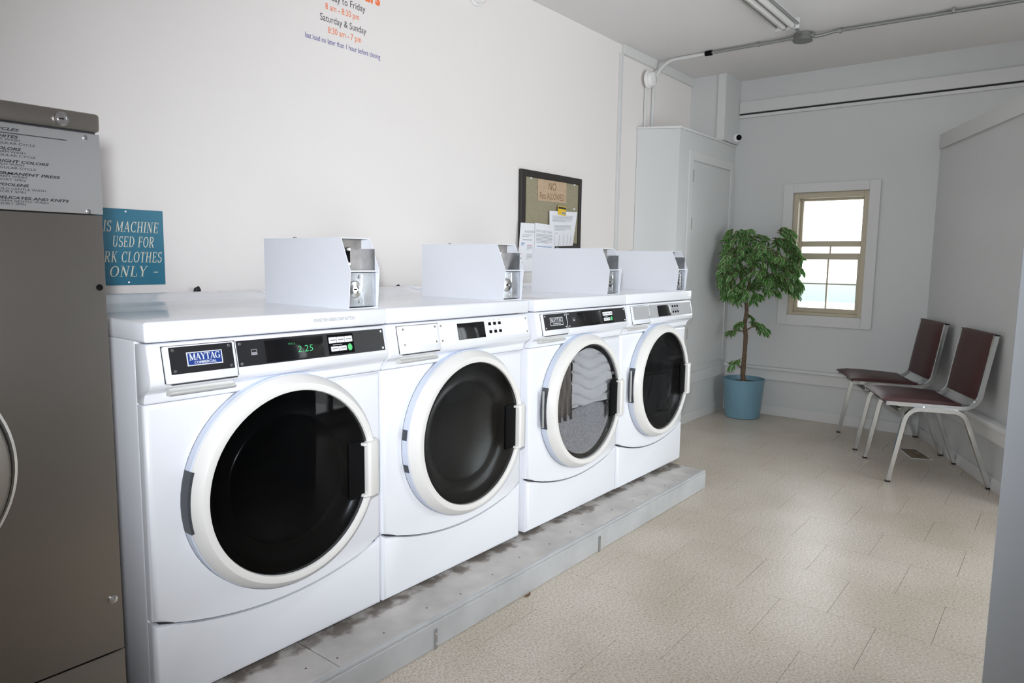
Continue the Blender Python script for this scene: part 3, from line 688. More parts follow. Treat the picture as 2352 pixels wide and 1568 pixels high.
for q in ((196, 316), (204, 486)):
    MB().lathe([(0.0052, 0.001), (0.0045, -0.0015), (0.001, -0.0025)], sloc(sl(*q, SY-0.002)), 'y', 14, cap1=True).build('screw', M_CHROME, cpn)
sc1 = sl(260, 1376); sc1.x = min(sc1.x, SX-0.008)
MB().lathe([(0.009, 0.001), (0.0085, -0.002), (0.005, -0.0035), (0.001, -0.0045)], sloc(sc1), 'y', 16, cap1=True).build('screw', M_CHROME, ss)
ho = sl(229, 660); ho.x = min(ho.x, SX-0.010)
MB().lathe([(0.0065, 0.0), (0.006, -0.0010), (0.001, -0.0010)], sloc(ho), 'y', 16, cap1=True).build('plug_hole', M_BLACK, ss)
# round door, mostly outside the picture
dc = Vector((-0.470, SY, 0.763))
dd = MB().lathe([(0.222, 0.002), (0.222, -0.006), (0.217, -0.008), (0.214, -0.006)], sloc(dc), 'y', 72).build('door_rim', M_CHROME, ss)
MB().lathe([(0.214, 0.0), (0.205, -0.0005)], sloc(dc), 'y', 72).build('door_gasket', M_RUBBER, ss)
MB().lathe([(0.207, 0.0), (0.207, -0.022), (0.200, -0.032), (0.165, -0.040), (0.16, -0.034)], sloc(dc), 'y', 72).build('door_ring', M_SS, ss, smooth=50)
MB().lathe([(0.161, -0.034), (0.10, -0.030), (0.01, -0.028)], sloc(dc), 'y', 48, cap1=True).build('door_glass', M_DISP, ss, smooth=60)
# printed cycle list
yy_ = SY-0.0026
left = sl(-10, 463, yy_).x
for st_, px, py, h, bo, it in (('CYCLES', 44, 302.6, .0047, .03, 1), ('WHITES', 42, 318.5, .0047, .03, 1), ('HOT WASH', 45.5, 326, .0039, 0, 0), ('REGULAR CYCLE', 81, 338, .0039, 0, 0),
        ('COLORS', 49, 347, .0047, .03, 1), ('WARM WASH', 58, 355, .0039, 0, 0), ('REGULAR CYCLE', 82, 365, .0039, 0, 0),
        ('BRIGHT COLORS', 113, 381.7, .0047, .03, 1), ('COLD WASH', 55.5, 382.6, .0039, 0, 0), ('REGULAR CYCLE', 83, 393, .0039, 0, 0),
        ('PERMANENT PRESS', 138.7, 411, .0047, .03, 1), ('WARM WASH', 61, 410.7, .0039, 0, 0), ('SHORT SPIN', 58, 417.6, .0039, 0, 0),
        ('WOOLENS', 67, 430, .0047, .03, 1), ('COLD GENTLE WASH', 106, 441.5, .0039, 0, 0), ('SHORT SPIN', 59, 444.8, .0039, 0, 0),
        ('DELICATES AND KNITS', 159, 465, .0047, .03, 1), ('WARM GENTLE WASH', 111.5, 468.7, .0039, 0, 0), ('SHORT SPIN', 60, 472, .0039, 0, 0)):
    p = sl(px, py, yy_)
    text('lettering', st_, sloc(p), X, Z, M_INK, cpn, p.x-left, h, 0.25 if it else 0, bo, 'r')
ra, rb = sl(-80, 291, yy_), sl(153, 322, yy_)
MB().box(sloc(Vector((ra.x, yy_-0.0004, rb.z-0.0007))), sloc(Vector((rb.x, yy_+0.0004, rb.z+0.0007)))).build('printed_rule', M_INK, cpn, smooth=None)

# ------------------------------------------------------------------ on the left wall
YS = YW-0.005
sg = thing('wall_sign', (0.327, YW, 1.053), 'teal engraved plastic sign about work clothes on the white wall', 'sign')
MB().box((-0.117, -0.004, 0), (0.117, 0, 0.239), 0.001, 1).build('sign_plate', M_TEAL, sg)
for zz in (0.009, 0.231): MB().lathe([(0.004, -0.004), (0.003, -0.0055)], (0.0, 0, zz), 'y', 12, cap1=True).build('screw', M_CHROME, sg)
for s, r, zz, w, h in (('THIS MACHINE', 0.103, 0.167, 0.206, 0.034), ('USED FOR', 0.088, 0.120, 0.128, 0.034), ('WORK CLOTHES', 0.110, 0.072, 0.222, 0.034), ('- ONLY -', 0.098, 0.0265, 0.190, 0.034)):
    serif('lettering', s, (r-0.005, -0.0045, zz), X, Z, M_CREAM, sg, w, h, 0.22, 0.85, 'r', 0.10)

hr = thing('hours_lettering', (1.2, YW-0.0006, 1.98), 'opening hours in orange, grey and navy vinyl letters on the wall', 'lettering')
for s, x0, x1, z, h, m, bo in (('Hours', 1.215, 1.386, 2.196, 0.055, M_ORANGE, 0.04), ('Monday to Friday', 1.079, 1.306, 2.147, 0.026, M_DGREY, 0),
        ('8 am - 8:30 pm', 1.108, 1.274, 2.108, 0.024, M_ORANGE, 0), ('Saturday & Sunday', 1.083, 1.310, 2.062, 0.026, M_DGREY, 0), ('8:30 am - 7 pm', 1.119, 1.283, 2.022, 0.024, M_ORANGE, 0),
        ('last load no later than 1 hour before closing', 1.013, 1.384, 1.980, 0.020, M_NAVY, 0)):
    text('text_line', s, (x0-1.2, 0, z-1.98), X, Z, m, hr, x1-x0, h, bold=bo)

def detector(c, r, label):
    t = thing('smoke_detector', c, label, 'smoke detector')
    MB().lathe([(r, 0), (r, -0.010), (r*0.94, -0.014)], (0, 0, 0), 'y', 36, cap1=True).build('base', mat('detector_white', (0.82, 0.80, 0.79), 0.4), t)
    MB().lathe([(r*0.86, -0.012), (r*0.86, -0.030), (r*0.72, -0.042), (r*0.05, -0.045)], (0, 0, 0), 'y', 36, cap1=True).build('cover', MATS['detector_white'], t, smooth=45)
    for k in range(4):
        a = math.radians(40+k*26); cx, cz = r*0.6*math.cos(a-1.2), r*0.6*math.sin(a-1.2)
        MB().box((cx-0.003, -0.0445, cz-0.006), (cx+0.003, -0.038, cz+0.006)).build('vent_slot', mat('vent_grey', (0.3, 0.3, 0.3), 0.6), t, smooth=None)
detector((1.985, YW, 2.425), 0.066, 'round white smoke detector high on the wall above the bulletin board')
detector((3.705, YW-0.024, 2.36), 0.058, 'round white smoke detector over the conduits above the cabinet')
for p, lab in ((Vector((0.535, YW-0.02, 1.03)), 'small black hose clip on the wall behind the washer beside the stainless machine'), (Vector((1.44, YW-0.03, 1.02)), 'short dark hose elbow behind the second washer along the platform')):
    t = thing('hose_elbow', p, lab, 'hose')
    MB().tube([(0, 0, -0.12), (0, 0, -0.01), (0.004, -0.002, 0.004), (0.014, -0.004, 0.008)], 0.009, 10).build('hose', M_RUBBER, t)
    MB().box((-0.012, -0.002, -0.04), (0.012, 0.02, -0.02), 0.003).build('clip', M_BLACK, t)

# bulletin board
BX0, BX1, BZ0, BZ1 = 2.342, 2.932, 1.216, 1.633
bd = thing('bulletin_board', (2.637, YW, BZ0), 'olive cork bulletin board in a dark frame above the washers', 'bulletin board')
def bb(n, a, c, m, bev=0.003, parent=bd): return MB().box([a[0]-2.637, a[1]-YW, a[2]-BZ0], [c[0]-2.637, c[1]-YW, c[2]-BZ0], bev, 1).build(n, m, parent)
bb('cork_panel', (BX0+.03, YW-0.012, BZ0+.02), (BX1-.02, YW, BZ1-.02), M_CORK, 0)
bb('frame_bar', (BX0, YW-0.022, BZ0), (BX0+0.042, YW, BZ1), M_FRAME); bb('frame_bar', (BX1-0.026, YW-0.022, BZ0), (BX1, YW, BZ1), M_FRAME)
bb('frame_bar', (BX0+.042, YW-0.022, BZ1-0.036), (BX1-.026, YW, BZ1), M_FRAME); bb('frame_bar', (BX0+.042, YW-0.022, BZ0), (BX1-.026, YW, BZ0+0.036), M_FRAME)
for q in ((1219, 409), (1319, 425), (1318, 480), (1314, 569)):
    p = on(*q, 'y', YW-0.014)
    MB().lathe([(0.005, 0.002), (0.0055, -0.006), (0.003, -0.009)], (p.x-2.637, -0.012, p.z-BZ0), 'y', 10, cap1=True).build('push_pin', M_PAPER, bd)
def paper(name, corners, yy, m, label, cat, lines=(), group=None, curl=0.0):
    """sheet from its four photo corners (tl, tr, br, bl) on the board plane, with thickness"""
    P = [on(q[0], q[1], 'y', yy) for q in corners]; c0 = P[3]
    t = thing(name, (c0.x, yy, c0.z), label, cat, group)
    q = [p-c0 for p in P]
    b = MB(); n = 6
    F = []; B = []
    for i in range(n+1):
        f = i/n; L = q[0].lerp(q[3], f); R = q[1].lerp(q[2], f); dy = -curl*f*f
        F.append([b.b.verts.new((L.x, dy-0.0006, L.z)), b.b.verts.new((R.x, dy-0.0006, R.z))]); B.append([b.b.verts.new((L.x, dy, L.z)), b.b.verts.new((R.x, dy, R.z))])
    for i in range(n):
        b.b.faces.new((F[i][0], F[i+1][0], F[i+1][1], F[i][1])); b.b.faces.new((B[i][0], B[i][1], B[i+1][1], B[i+1][0]))
        b.b.faces.new((F[i][0], B[i][0], B[i+1][0], F[i+1][0])); b.b.faces.new((F[i][1], F[i+1][1], B[i+1][1], B[i][1]))
    b.b.faces.new((F[0][0], F[0][1], B[0][1], B[0][0])); b.b.faces.new((F[n][0], B[n][0], B[n][1], F[n][1]))
    b.build('sheet', m, t, smooth=None)
    def P2(u, v): L = q[0].lerp(q[3], v); R = q[1].lerp(q[2], v); r = L.lerp(R, u); return Vector((r.x, -curl*v*v-0.0011, r.z))
    for (u0, u1, v, hh, mm) in lines:
        a, b_ = P2(u0, v), P2(u1, v); a2, b2 = P2(u0, v+hh), P2(u1, v+hh)
        MB().quad(a, a2, b2, b_).build('print_line', mm, t, smooth=None, normals=False)
    return t, P2
def para(u0, u1, v0, v1, n, m=M_PRINT): return [(u0, u1-(0.25 if k == n-1 else random.uniform(0, .05)), v0+(v1-v0)*k/n, 0.35*(v1-v0)/n, m) for k in range(n)]
cd_, CP = paper('cardboard_notice', [(1235, 410), (1301, 420), (1300, 467), (1235, 460)], YW-0.014, M_CARD, 'brown cardboard notice handwritten NO PETS ALLOWED on the cork board', 'notice')
xd = (CP(1, .5)-CP(0, .5)).normalized(); M_PEN = mat('marker_pen', (0.16, 0.07, 0.03), 0.7)
text('handwriting', 'NO', CP(.36, .46), xd, Z, M_PEN, cd_, 0.075, 0.042, bold=-0.01); text('handwriting', 'Pets ALLOWED', CP(.07, .90), xd, Z, M_PEN, cd_, 0.235, 0.036, bold=-0.01)
nt_, NP = paper('rental_flyer', [(1262, 484), (1326, 487), (1315, 564), (1262, 566)], YW-0.0235, M_PAPER, 'white flyer with tear-off strips pinned to the right of the board', 'flyer',
    para(.10, .85, .13, .33, 6)+para(.15, .85, .40, .56, 5)+[(.15, .33, .62, .012, M_PRINT)]+[(u, u+.012, .68, .30, M_PRINT) for u in (.2, .38, .56, .72, .86)])
n2, P_2 = paper('notice_sheet', [(1229, 511), (1273, 518), (1274, 623), (1226, 623)], YW-0.0265, M_PAPER, 'white notice with grey heading and pale blue line, middle sheet of the board', 'notice',
    para(.06, .9, .22, .42, 7)+[(.1, .85, .465, .025, M_LIGHTB)]+para(.05, .4, .55, .7, 4)+para(.5, .9, .58, .7, 3))
xd = (P_2(1, .1)-P_2(0, .1)).normalized()
text('heading', 'WHAT YOU NEED TO KNOW', P_2(.06, .185), xd, Z, M_PRINT, n2, 0.15, 0.013)
n1, P_1 = paper('notice_sheet', [(1196, 511), (1228, 513), (1226, 623), (1188, 624)], YW-0.025, M_PAPER, 'white notice with blue and red print hanging lowest at the left edge of the board', 'notice',
    para(.15, .85, .24, .31, 2)+[(.2, .85, .34, .012, M_PRINT), (.12, .35, .40, .03, M_LIGHTB), (.12, .3, .44, .02, M_LIGHTB), (.5, .85, .45, .01, M_REDP)]+para(.5, .9, .47, .56, 4)+para(.1, .45, .63, .67, 1, M_REDP)+para(.1, .45, .72, .76, 1)+para(.1, .3, .81, .87, 2)+para(.5, .9, .64, .76, 5))
xd = (P_1(1, .1)-P_1(0, .1)).normalized()
text('heading', 'AVAILABLE', P_1(.3, .20), xd, Z, M_PRINT, n1, 0.09, 0.013)
yc_, YP = paper('business_card', [(1282, 472), (1300, 475), (1300, 496), (1281, 492)], YW-0.026, M_YELLOW, 'small yellow and black card pinned over the top of the flyer', 'card', [(.05, .97, .10, .22, M_INK), (.5, .95, .62, .25, M_PRINT)])

# ------------------------------------------------------------------ conduits, junction box, fluorescent fixture
M_EMT = mat('bare_steel_conduit', (0.33, 0.34, 0.33), 0.4, metal=0.7)
XC = 3.828
t = thing('conduit', (3.81, YW-0.012, 2.06), 'white painted conduit rising from the cabinet and bending onto the ceiling', 'conduit')
def loc3(o): return lambda p: Vector(p)-o.location
L = loc3(t)
path = [(3.805, YW-0.012, 2.043), (3.807, YW-0.012, 2.30)]
for k in range(9):
    a = k/8*math.pi/2; path.append((3.807+(XC-3.807)*k/8, YW-0.012-0.15*(1-math.cos(a)), 2.33+0.168*math.sin(a)))
path.append((XC, 0.42, 2.498))
MB().tube([L(p) for p in path], 0.0115, 12).build('pipe', M_TRIM, t)
MB().tube([L((XC, 0.43, 2.498)), L((XC, 0.385, 2.498))], 0.016, 12).build('coupling', M_BLACK, t)
t2 = thing('conduit', (3.700, YW-0.012, 2.06), 'thin white painted conduit rising straight to the smoke detector above the cabinet', 'conduit')
MB().tube([(0, 0, -0.017), (0, 0, 0.25)], 0.009, 10).build('pipe', M_TRIM, t2)
t3 = thing('conduit', (XC, 0.1, 2.50), 'bare steel conduit on the ceiling between the coupling and the junction box', 'conduit'); L = loc3(t3)
MB().tube([L((XC, 0.385, 2.498)), L((XC-.008, -0.12, 2.496))], 0.010, 12).build('pipe', M_EMT, t3)
MB().box(L((XC-0.012, 0.08, 2.486)), L((XC+0.012, 0.095, 2.5135)), 0.002).build('strap', M_DSTEEL, t3)
t4 = thing('conduit', (XC, -0.6, 2.50), 'bare steel conduit running along the ceiling past the junction box to the street side', 'conduit'); L = loc3(t4)
MB().tube([L((XC-.01, -0.245, 2.485)), L((XC-.005, -0.285, 2.485)), L((XC+.01, -0.36, 2.498)), L((XC+.012, -0.42, 2.499)), L((XC+.06, -1.30, 2.499)), L((XC+.09, -2.74, 2.499))], 0.010, 12).build('pipe', M_EMT, t4)
for yy in (-0.385, -0.95): MB().box(L((XC+0.002, yy-0.008, 2.487)), L((XC+0.034, yy+0.008, 2.5135)), 0.002).build('strap', M_DSTEEL, t4)
jb = thing('junction_box', (XC-0.012, -0.185, ZC), 'round grey metal junction box on the ceiling next to the fluorescent light', 'junction box')
MB().lathe([(0.052, 0), (0.052, -0.040), (0.056, -0.041), (0.056, -0.047), (0.02, -0.049)], (0, 0, 0), 'z', 32, cap1=True).build('body', mat('junction_grey', (0.20, 0.205, 0.19), 0.5, metal=0.4), jb)
for s in (1, -1): MB().tube([(0, s*0.050, -0.020), (0, s*0.066, -0.020)], 0.014, 10).build('connector', M_DSTEEL, jb)
ff = thing('fluorescent_fixture', (3.0, -0.185, ZC), 'bare two-tube fluorescent batten fixture on the ceiling, switched off', 'light fixture')
FE = 3.53-3.0
MB().box((-0.55, -0.045, -0.022), (FE-0.01, 0.045, 0.0), 0.004).build('housing', M_TRIM, ff)
MB().box((FE-0.010, -0.066, -0.055), (FE, 0.066, 0.0), 0.002).build('end_plate', M_TRIM, ff)
MB().box((-0.56, -0.066, -0.055), (-0.548, 0.066, 0.0), 0.002).build('end_plate', M_TRIM, ff)
for yy in (-0.030, 0.016):
    tb = MB().tube([(-0.54, yy, -0.040), (FE-0.02, yy, -0.040)], 0.0165, 16).build('tube', M_TUBE, ff)
    MB().tube([(FE-0.025, yy, -0.040), (FE-0.012, yy, -0.040)], 0.0172, 16).build('tube_cap', M_DSTEEL, tb)
for yy in (-0.062, 0.060): MB().tube([(-0.54, yy, -0.034), (FE-0.012, yy, -0.034)], 0.006, 8).build('side_rod', M_DSTEEL, ff)
MB().tube([(FE, -0.02, -0.02), (FE+0.24, -0.004, -0.02)], 0.009, 10).build('feed_pipe', M_EMT, ff)

# ------------------------------------------------------------------ corner cabinet
CY = 0.545; CX = 3.747
cb = thing('built_in_cabinet', (4.2, 0.67, 0), 'tall pale grey built-in corner cupboard with a plain door', 'cabinet')
def kb(n, a, c, m=M_WALLDIM, bev=0.002, parent=cb): return MB().box([a[0]-4.2, a[1]-.67, a[2]], [c[0]-4.2, c[1]-.67, c[2]], bev, 1).build(n, m, parent)
MB().prism([(3.618-4.2, YW-.002-.67), (3.745-4.2, CY-.67), (XF-.002-4.2, CY-.67), (XF-.002-4.2, YW-.002-.67)], lambda a, b, t: (a, b, t), 2.028, 0.002, 1).build('body', M_WALLDIM, cb)
MB().prism([(3.610-4.2, YW-.002-.67), (3.738-4.2, CY-.010-.67), (XF-.002-4.2, CY-.010-.67), (XF-.002-4.2, YW-.002-.67)], lambda a, b, t: (a, b, 2.028+t), 0.014, 0.002, 1).build('top_board', M_TRIM, cb)
for a, c in (((3.885, CY-0.012, 0.40), (3.945, CY, 1.905)), ((4.62, CY-0.012, 0.40), (4.68, CY, 1.905)), ((3.945, CY-0.012, 1.845), (4.62, CY, 1.905))): kb('door_casing', a, c, M_TRIM)
dr = kb('door', (3.950, CY-0.007, 0.41), (4.615, CY, 1.840), M_WALLDIM, 0.003)
for zz in (1.42, 1.74, 0.65): kb('hinge', (3.944, CY-0.016, zz-0.04), (3.953, CY-0.007, zz+0.04), M_DSTEEL, 0.001, dr)
kb('rail', (CX, CY-0.016, 0.285), (XF-0.03, CY, 0.362), M_TRIM); kb('base_strip', (CX, CY-0.008, 0), (XF-0.014, CY, 0.07), M_TRIM)

cm = thing('security_camera', (4.63, 0.540, 2.085), 'small white turret security camera in the corner beside the cupboard top', 'camera')
M_CAMW = mat('camera_white', (0.82, 0.82, 0.82), 0.35)
MB().lathe([(0.038, 0.012), (0.038, -0.008), (0.033, -0.016)], (0, 0, 0), 'y', 28, cap1=True).build('base', M_CAMW, cm)
import mathutils
ball = MB(); bmesh.ops.create_uvsphere(ball.b, u_segments=24, v_segments=14, radius=0.034, matrix=Matrix.Translation((0, -0.034, 0))); ball.build('ball', M_CAMW, cm, smooth=80)
ld = Vector((-0.62, -0.72, -0.05)).normalized(); q = ld.to_track_quat('Z', 'Y').to_matrix().to_4x4(); q.translation = Vector((0, -0.034, 0))+ld*0.028
lens = MB().lathe([(0.020, 0), (0.020, 0.008), (0.016, 0.009), (0.002, 0.007)], (0, 0, 0), 'z', 24, cap1=True)
bmesh.ops.transform(lens.b, matrix=q, verts=lens.b.verts); lens.build('lens', M_BLACK, cm)

# ------------------------------------------------------------------ potted fig tree
PT = Vector((4.515, 0.318, 0))
pt_ = thing('potted_tree', PT, 'variegated artificial ficus tree in a blue pot beside the window', 'plant')
MB().lathe([(0.118, 0.0), (0.126, 0.004), (0.150, 0.285), (0.153, 0.292), (0.146, 0.292), (0.140, 0.255)], (0, 0, 0), 'z', 40, cap0=True).build('pot', M_POT, pt_)
MB().lathe([(0.1405, 0.256), (0.09, 0.266), (0.01, 0.270)], (0, 0, 0), 'z', 24, cap1=True).build('soil', M_SOIL, pt_)
def tl(px, py, depth=0.0):
    """point seen at a pixel at the tree's own distance (depth metres behind the trunk)"""
    d = ray(px, py); base = PT+Vector((0, 0, 0.9)); t = (base-CAM).dot(FW)+depth
    return CAM+d*t-PT
trunk = [tl(1708, 888), tl(1706, 860), tl(1708, 835), tl(1711, 800), tl(1713, 770), tl(1710, 745), tl(1715, 715), tl(1714, 690), tl(1720, 655), tl(1726, 620)]
trunk[0].z = 0.262
MB().tube(trunk, [.019, .018, .017, .015, .017, .015, .014, .013, .010, .006], 10).build('trunk', M_BARK, pt_)
def leafmat():
    m = bpy.data.materials.new('variegated_leaf'); m.use_nodes = True; nt = m.node_tree; p = nt.nodes['Principled BSDF']; p.inputs['Roughness'].default_value = 0.38
    a = nt.nodes.new('ShaderNodeAttribute'); a.attribute_name = 'edge'; n = nt.nodes.new('ShaderNodeTexNoise'); n.inputs['Scale'].default_value = 45
    ge = nt.nodes.new('ShaderNodeNewGeometry')
    ad = nt.nodes.new('ShaderNodeMath'); ad.operation = 'MULTIPLY_ADD'; ad.inputs[1].default_value = 0.7
    r = nt.nodes.new('ShaderNodeValToRGB'); e = r.color_ramp.elements
    e[0].position = 0.48; e[0].color = (0.06, 0.19, 0.038, 1); e[1].position = 0.95; e[1].color = (0.55, 0.60, 0.38, 1); x = e.new(0.76); x.color = (0.16, 0.34, 0.09, 1)
    L = nt.links.new; L(ge.outputs['Position'], n.inputs['Vector']); L(n.outputs['Fac'], ad.inputs[0]); L(a.outputs['Fac'], ad.inputs[2]); L(ad.outputs[0], r.inputs[0]); L(r.outputs[0], p.inputs[0])
    tr = nt.nodes.new('ShaderNodeBsdfTranslucent'); mx = nt.nodes.new('ShaderNodeMixShader'); mx.inputs[0].default_value = 0.3
    L(r.outputs[0], tr.inputs[0]); L(p.outputs[0], mx.inputs[1]); L(tr.outputs[0], mx.inputs[2]); L(mx.outputs[0], nt.nodes['Material Output'].inputs[0])
    return m
M_LEAF = leafmat()
# leaf: 3 columns each side of the midrib, tip along +y
LV = []; LF = []; LE = []
prof = [(0.0, 0.001), (0.18, 0.30), (0.42, 0.42), (0.70, 0.30), (0.88, 0.13), (1.0, 0.01)]
for y, w in prof:
    for s, e in ((-1, 0.62), (-0.5, 0.22), (0, 0.0), (0.5, 0.22), (1, 0.62)):
        LV.append((s*w*0.5, y, -0.10*y*y+0.10*abs(s)*w)); LE.append(e)
for i in range(len(prof)-1):
    for j in range(4): LF.append((i*5+j, i*5+j+1, i*5+j+6, i*5+j+5))
lme = bpy.data.meshes.new('leaf'); lme.from_pydata(LV, [], LF); at = lme.attributes.new('edge', 'FLOAT', 'POINT')
for i, e in enumerate(LE): at.data[i].value = e
lme.materials.append(M_LEAF); lme.shade_smooth()
SIL = [(527, [(1648, 1692), (1715, 1728), (1738, 1754), (1796, 1803)]), (545, [(1640, 1815)]), (562, [(1652, 1830)]), (580, [(1662, 1842)]), (597, [(1660, 1848)]), (615, [(1658, 1846)]), (632, [(1650, 1845)]),
       (648, [(1645, 1843)]), (660, [(1650, 1765), (1770, 1842)]), (674, [(1656, 1768), (1800, 1840)]), (690, [(1668, 1768)]), (704, [(1678, 1758)])]
def inside(px, py):
    for (ya, A), (yb, B) in zip(SIL, SIL[1:]):
        if ya <= py < yb:
            Q = A if (py-ya) < (yb-py) else B
            return any(a <= px <= b for a, b in Q)
    return False
rl = random.Random(11)
leaves = []; twigs = []
def addleaf(p, d, size):
    w = p+PT; lim = XF-0.075
    if w.x > lim: p = p-Vector((w.x-lim+rl.uniform(0, .03), 0, 0))
    if w.y > 0.44: p = p-Vector((0, w.y-0.44, 0))
    nrm = Vector((rl.uniform(-1, .4), rl.uniform(-1, .4), rl.uniform(-.1, 1))).normalized()
    xa = d.cross(nrm)
    if xa.length < .2: xa = d.cross(Vector((0, 0, 1)))
    xa.normalize(); nz = xa.cross(d)
    M = Matrix((xa*size*1.05, d*size, nz*size)).transposed().to_4x4(); M.translation = p
    leaves.append(((p+PT-CAM).dot(FW), M))
def twig(px, py, dep, n, length, size, ox):
    """arching twig that starts at a pixel at the tree's distance, with leaves on alternate sides"""
    p = tl(px, py, dep); d = (RT*ox+FW*rl.uniform(-.5, .3)+Z*rl.uniform(-.1, .30)).normalized()
    def cl(p): return Vector((min(p.x, 4.60-PT.x), min(p.y, 0.43-PT.y), p.z))
    p = cl(p); pts = [p.copy()]
    for k in range(n):
        d = (d-Z*0.20).normalized(); p = cl(p+d*(length/n)); pts.append(p.copy())
        side = d.cross(Z).normalized() if abs(d.z) < .95 else RT.copy()
        sd = 1 if k % 2 else -1
        for q in range(2 if rl.random() < .55 else 1):
            ld = (d*rl.uniform(.3, .9)+side*(sd*rl.uniform(.3, 1.0))-Z*rl.uniform(.1, .9)+Vector((rl.uniform(-.4, .4), rl.uniform(-.4, .4), rl.uniform(-.3, .3)))).normalized()
            addleaf(p.copy(), ld, size*rl.uniform(.75, 1.15))
    twigs.append(pts)
tries = 0; nt_w = 0
while nt_w < 215 and tries < 9000:
    tries += 1
    px, py = rl.uniform(1646, 1838), rl.uniform(532, 690)
    if not inside(px, py): continue
    rr = min(1, math.hypot((px-1742)/104, (py-612)/88)); D = 0.19*math.sqrt(max(0.04, 1-rr*rr))
    dep = rl.uniform(-D, D*0.8) if rl.random() < .45 else -D*rl.uniform(.5, 1)
    ox = max(-1, min(1, (px-1738)/80))+rl.uniform(-.5, .5)
    k = 0.55 if abs(px-1742) > 75 or py > 660 else 1.0
    twig(px, py-8, dep, rl.randint(5, 8), rl.uniform(.10, .17)*k, .060, ox*k); nt_w += 1
for px, py, n, ln, ox, c in ((1722, 738, 5, .10, .9, 4), (1735, 742, 5, .09, .8, 3), (1708, 742, 5, .08, -.8, 3), (1690, 758, 4, .06, -.8, 2), (1745, 752, 5, .06, .6, 3), (1700, 826, 5, .08, -1, 2), (1718, 724, 3, .06, .6, 1)):
    for _ in range(c): twig(px+rl.uniform(-5, 5), py+rl.uniform(-5, 5), rl.uniform(-.06, .05), n, ln, .055, ox+rl.uniform(-.3, .3))
print('leaves', len(leaves))
tw = MB()
for pts in twigs: tw.tube(pts, [.0022]*len(pts), 4, caps=False)
two = tw.build('twigs', M_BARK, pt_); two['kind'] = 'stuff'
leaves.sort(key=lambda q: q[0])
for dep, M in leaves[:295]:
    o = link('leaf', lme, pt_); o.matrix_local = M
bv, bf, be = [], [], []
for dep, M in leaves[295:]:
    o0 = len(bv); bv += [tuple(M @ Vector(v)) for v in LV]; bf += [tuple(i+o0 for i in f) for f in LF]; be += LE
fme = bpy.data.meshes.new('foliage'); fme.from_pydata(bv, [], bf); at = fme.attributes.new('edge', 'FLOAT', 'POINT')
at.data.foreach_set('value', be); fme.materials.append(M_LEAF); fme.shade_smooth()
fo = link('foliage', fme, pt_); fo['kind'] = 'stuff'
for A, B, C in (((1714, 690), (1690, 600), (1655, 555)), ((1718, 670), (1760, 600), (1800, 560)), ((1720, 655), (1790, 620), (1838, 590)), ((1716, 680), (1680, 650), (1660, 655)), ((1722, 640), (1735, 590), (1745, 560)),
                ((1712, 762), (1690, 756), (1672, 768)), ((1707, 850), (1697, 838), (1680, 828)), ((1711, 760), (1730, 748), (1745, 750))):
    MB().tube([tl(*A), tl(*B, -0.03), tl(*C, -0.04)], [.006, .004, .0025], 6).build('branch', M_BARK, pt_)

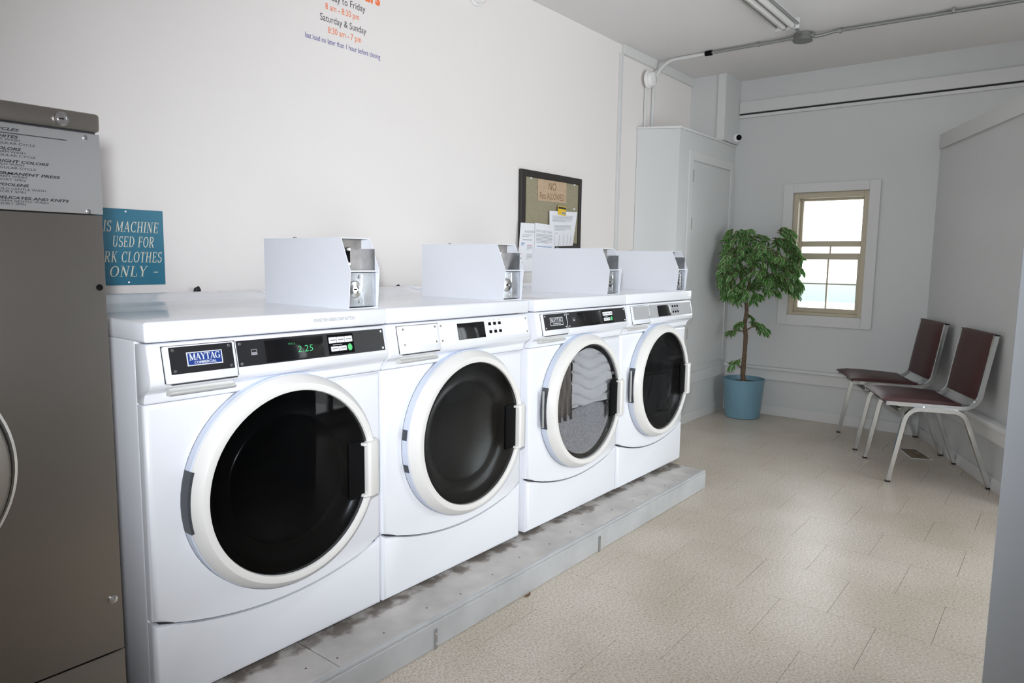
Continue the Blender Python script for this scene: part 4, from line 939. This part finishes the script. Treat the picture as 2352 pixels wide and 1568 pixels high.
# ------------------------------------------------------------------ stacking chairs by the angled wall
RZ = math.atan2(-0.4278, -0.9039)
def chair(loc, label):
    c = thing('stacking_chair', loc, label, 'chair', 'burgundy stacking chairs by the angled wall', RZ)
    hw = 0.235; r = 0.0105
    def arc(c0, c1, c2, n=6):   # quadratic corner
        return [((1-k/n)**2*Vector(c0)+2*(k/n)*(1-k/n)*Vector(c1)+(k/n)**2*Vector(c2)) for k in range(n+1)]
    for s in (-1, 1):
        x = s*hw
        p = [Vector((x, 0, 0.008))]+arc((x, 0.055, 0.33), (x, 0.070, 0.402), (x, 0.135, 0.402))+arc((x, 0.285, 0.398), (x, 0.335, 0.396), (x, 0.355, 0.34))+[Vector((x, 0.480, 0.008))]
        lg = MB().tube(p, r, square=True, up=(1, 0, 0)).build('leg_frame', M_CHROME, c, smooth=30)
        for yy in (0, 0.480): MB().box((x-0.0118, yy-0.0118, 0), (x+0.0118, yy+0.0118, 0.010), 0.002).build('foot_cap', M_RUBBER, lg)
        x2 = s*(hw-0.022)
        p = [Vector((x2, -0.03, 0.424))]+arc((x2, 0.315, 0.414), (x2, 0.395, 0.412), (x2, 0.412, 0.475))+[Vector((x2, 0.462, 0.798))]
        MB().tube(p, r, square=True, up=(1, 0, 0)).build('side_rail', M_CHROME, c, smooth=30)
        MB().box((x2-0.012, 0.452, 0.797), (x2+0.012, 0.476, 0.803), 0.001).build('rail_cap', M_RUBBER, c)
        MB().box((min(x, x2)-0.0, 0.15, 0.404), (max(x, x2), 0.30, 0.416)).build('bracket', M_CHROME, c, smooth=None)
    for yy, zz in ((0.035, 0.392), (0.33, 0.385)): MB().box((-hw+.012, yy-0.009, zz-0.009), (hw-.012, yy+0.009, zz+0.009), 0.002).build('crossbar', mat('crossbar_dark_steel', (0.10, 0.095, 0.07), 0.4, metal=0.6), c)
    # seat pad: crowned, tapering to a raised front lip
    b = MB(); rows = []; xi = hw-0.034
    prof = [(-0.050, 0.446), (-0.036, 0.456), (0.01, 0.464), (0.10, 0.462), (0.22, 0.453), (0.30, 0.442), (0.335, 0.430), (0.335, 0.422), (0.22, 0.418), (0.06, 0.412), (0.01, 0.414), (-0.032, 0.430)]
    for k in range(13):
        f = -1+2*k/12; e = 1-0.55*abs(f)**5
        rows.append([b.b.verts.new((f*xi, y, 0.437+(z-0.437)*e if i < 7 else z)) for i, (y, z) in enumerate(prof)])
    n = len(prof)
    for A, B in zip(rows, rows[1:]):
        for j in range(n): b.b.faces.new((A[j], A[(j+1) % n], B[(j+1) % n], B[j]))
    b.b.faces.new(rows[0]); b.b.faces.new(rows[-1][::-1]); b.build('seat', M_VINYL, c, smooth=50)
    b = MB(); rows = []
    z0, z1 = 0.455, 0.805
    for k in range(13):
        f = -1+2*k/12; e = 1-0.6*abs(f)**5; row = []
        for (t, h) in ((0, 0.004), (0.03, 0.024), (0.3, 0.030), (0.7, 0.029), (0.97, 0.020), (1, 0.004), (1, -0.008), (0, -0.008)):
            yb = 0.408+(0.464-0.408)*t; row.append(b.b.verts.new((f*xi, yb-0.002-h*(e if h > 0 else 1), z0+(z1-z0)*t)))
        rows.append(row)
    for A, B in zip(rows, rows[1:]):
        for j in range(8): b.b.faces.new((A[j], A[(j+1) % 8], B[(j+1) % 8], B[j]))
    b.b.faces.new(rows[0]); b.b.faces.new(rows[-1][::-1]); b.build('backrest', M_VINYL, c, smooth=50)
    return c
chair((3.6585, -0.772, 0), 'chrome stacking chair with burgundy vinyl pads, the one farther from the window wall')
chair((4.246, -0.480, 0), 'chrome stacking chair with burgundy vinyl pads, the one close to the window wall')

# printed card lying on the floor under the chairs
pc = [on(x, y, 'z', 0.002) for x, y in ((2063, 1028), (2103, 1030), (2144, 1056), (2093, 1053))]
pcn = sum(pc, Vector())/4
fc = thing('picture_card', (pcn.x, pcn.y, 0), 'small printed picture card with white border lying on the floor under a chair', 'card')
def flatpoly(name, P, z0, z1, m, parent):
    b = MB(); A = [b.b.verts.new((p.x-pcn.x, p.y-pcn.y, z0)) for p in P]; B = [b.b.verts.new((p.x-pcn.x, p.y-pcn.y, z1)) for p in P]
    b.b.faces.new(A[::-1]); b.b.faces.new(B)
    for i in range(4): b.b.faces.new((A[i], A[(i+1) % 4], B[(i+1) % 4], B[i]))
    return b.build(name, m, parent, smooth=None)
flatpoly('card_sheet', pc, 0.0005, 0.002, M_PAPER, fc)
flatpoly('picture', [pcn+(p-pcn)*0.87 for p in pc], 0.002, 0.0023, mat('floral_print', (0.20, 0.15, 0.10), 0.6, noise=(40, 0.8)), fc)
# dry leaf scrap on the floor by the platform
lf = on(1212, 1368, 'z', 0)
o = MB().prism([(-0.02, 0), (-0.006, 0.006), (0.012, 0.004), (0.026, 0.009), (0.014, -0.002), (-0.004, -0.005)], lambda a, b, t: (a, b, 0.0006+t+abs(a)*0.12), 0.0012).build('leaf_scrap', mat('dry_brown_leaf', (0.16, 0.08, 0.035), 0.8), loc=(lf.x, lf.y, 0), smooth=None)
tag(o, 'small dry brown leaf scrap on the floor beside the platform', 'leaf scrap')
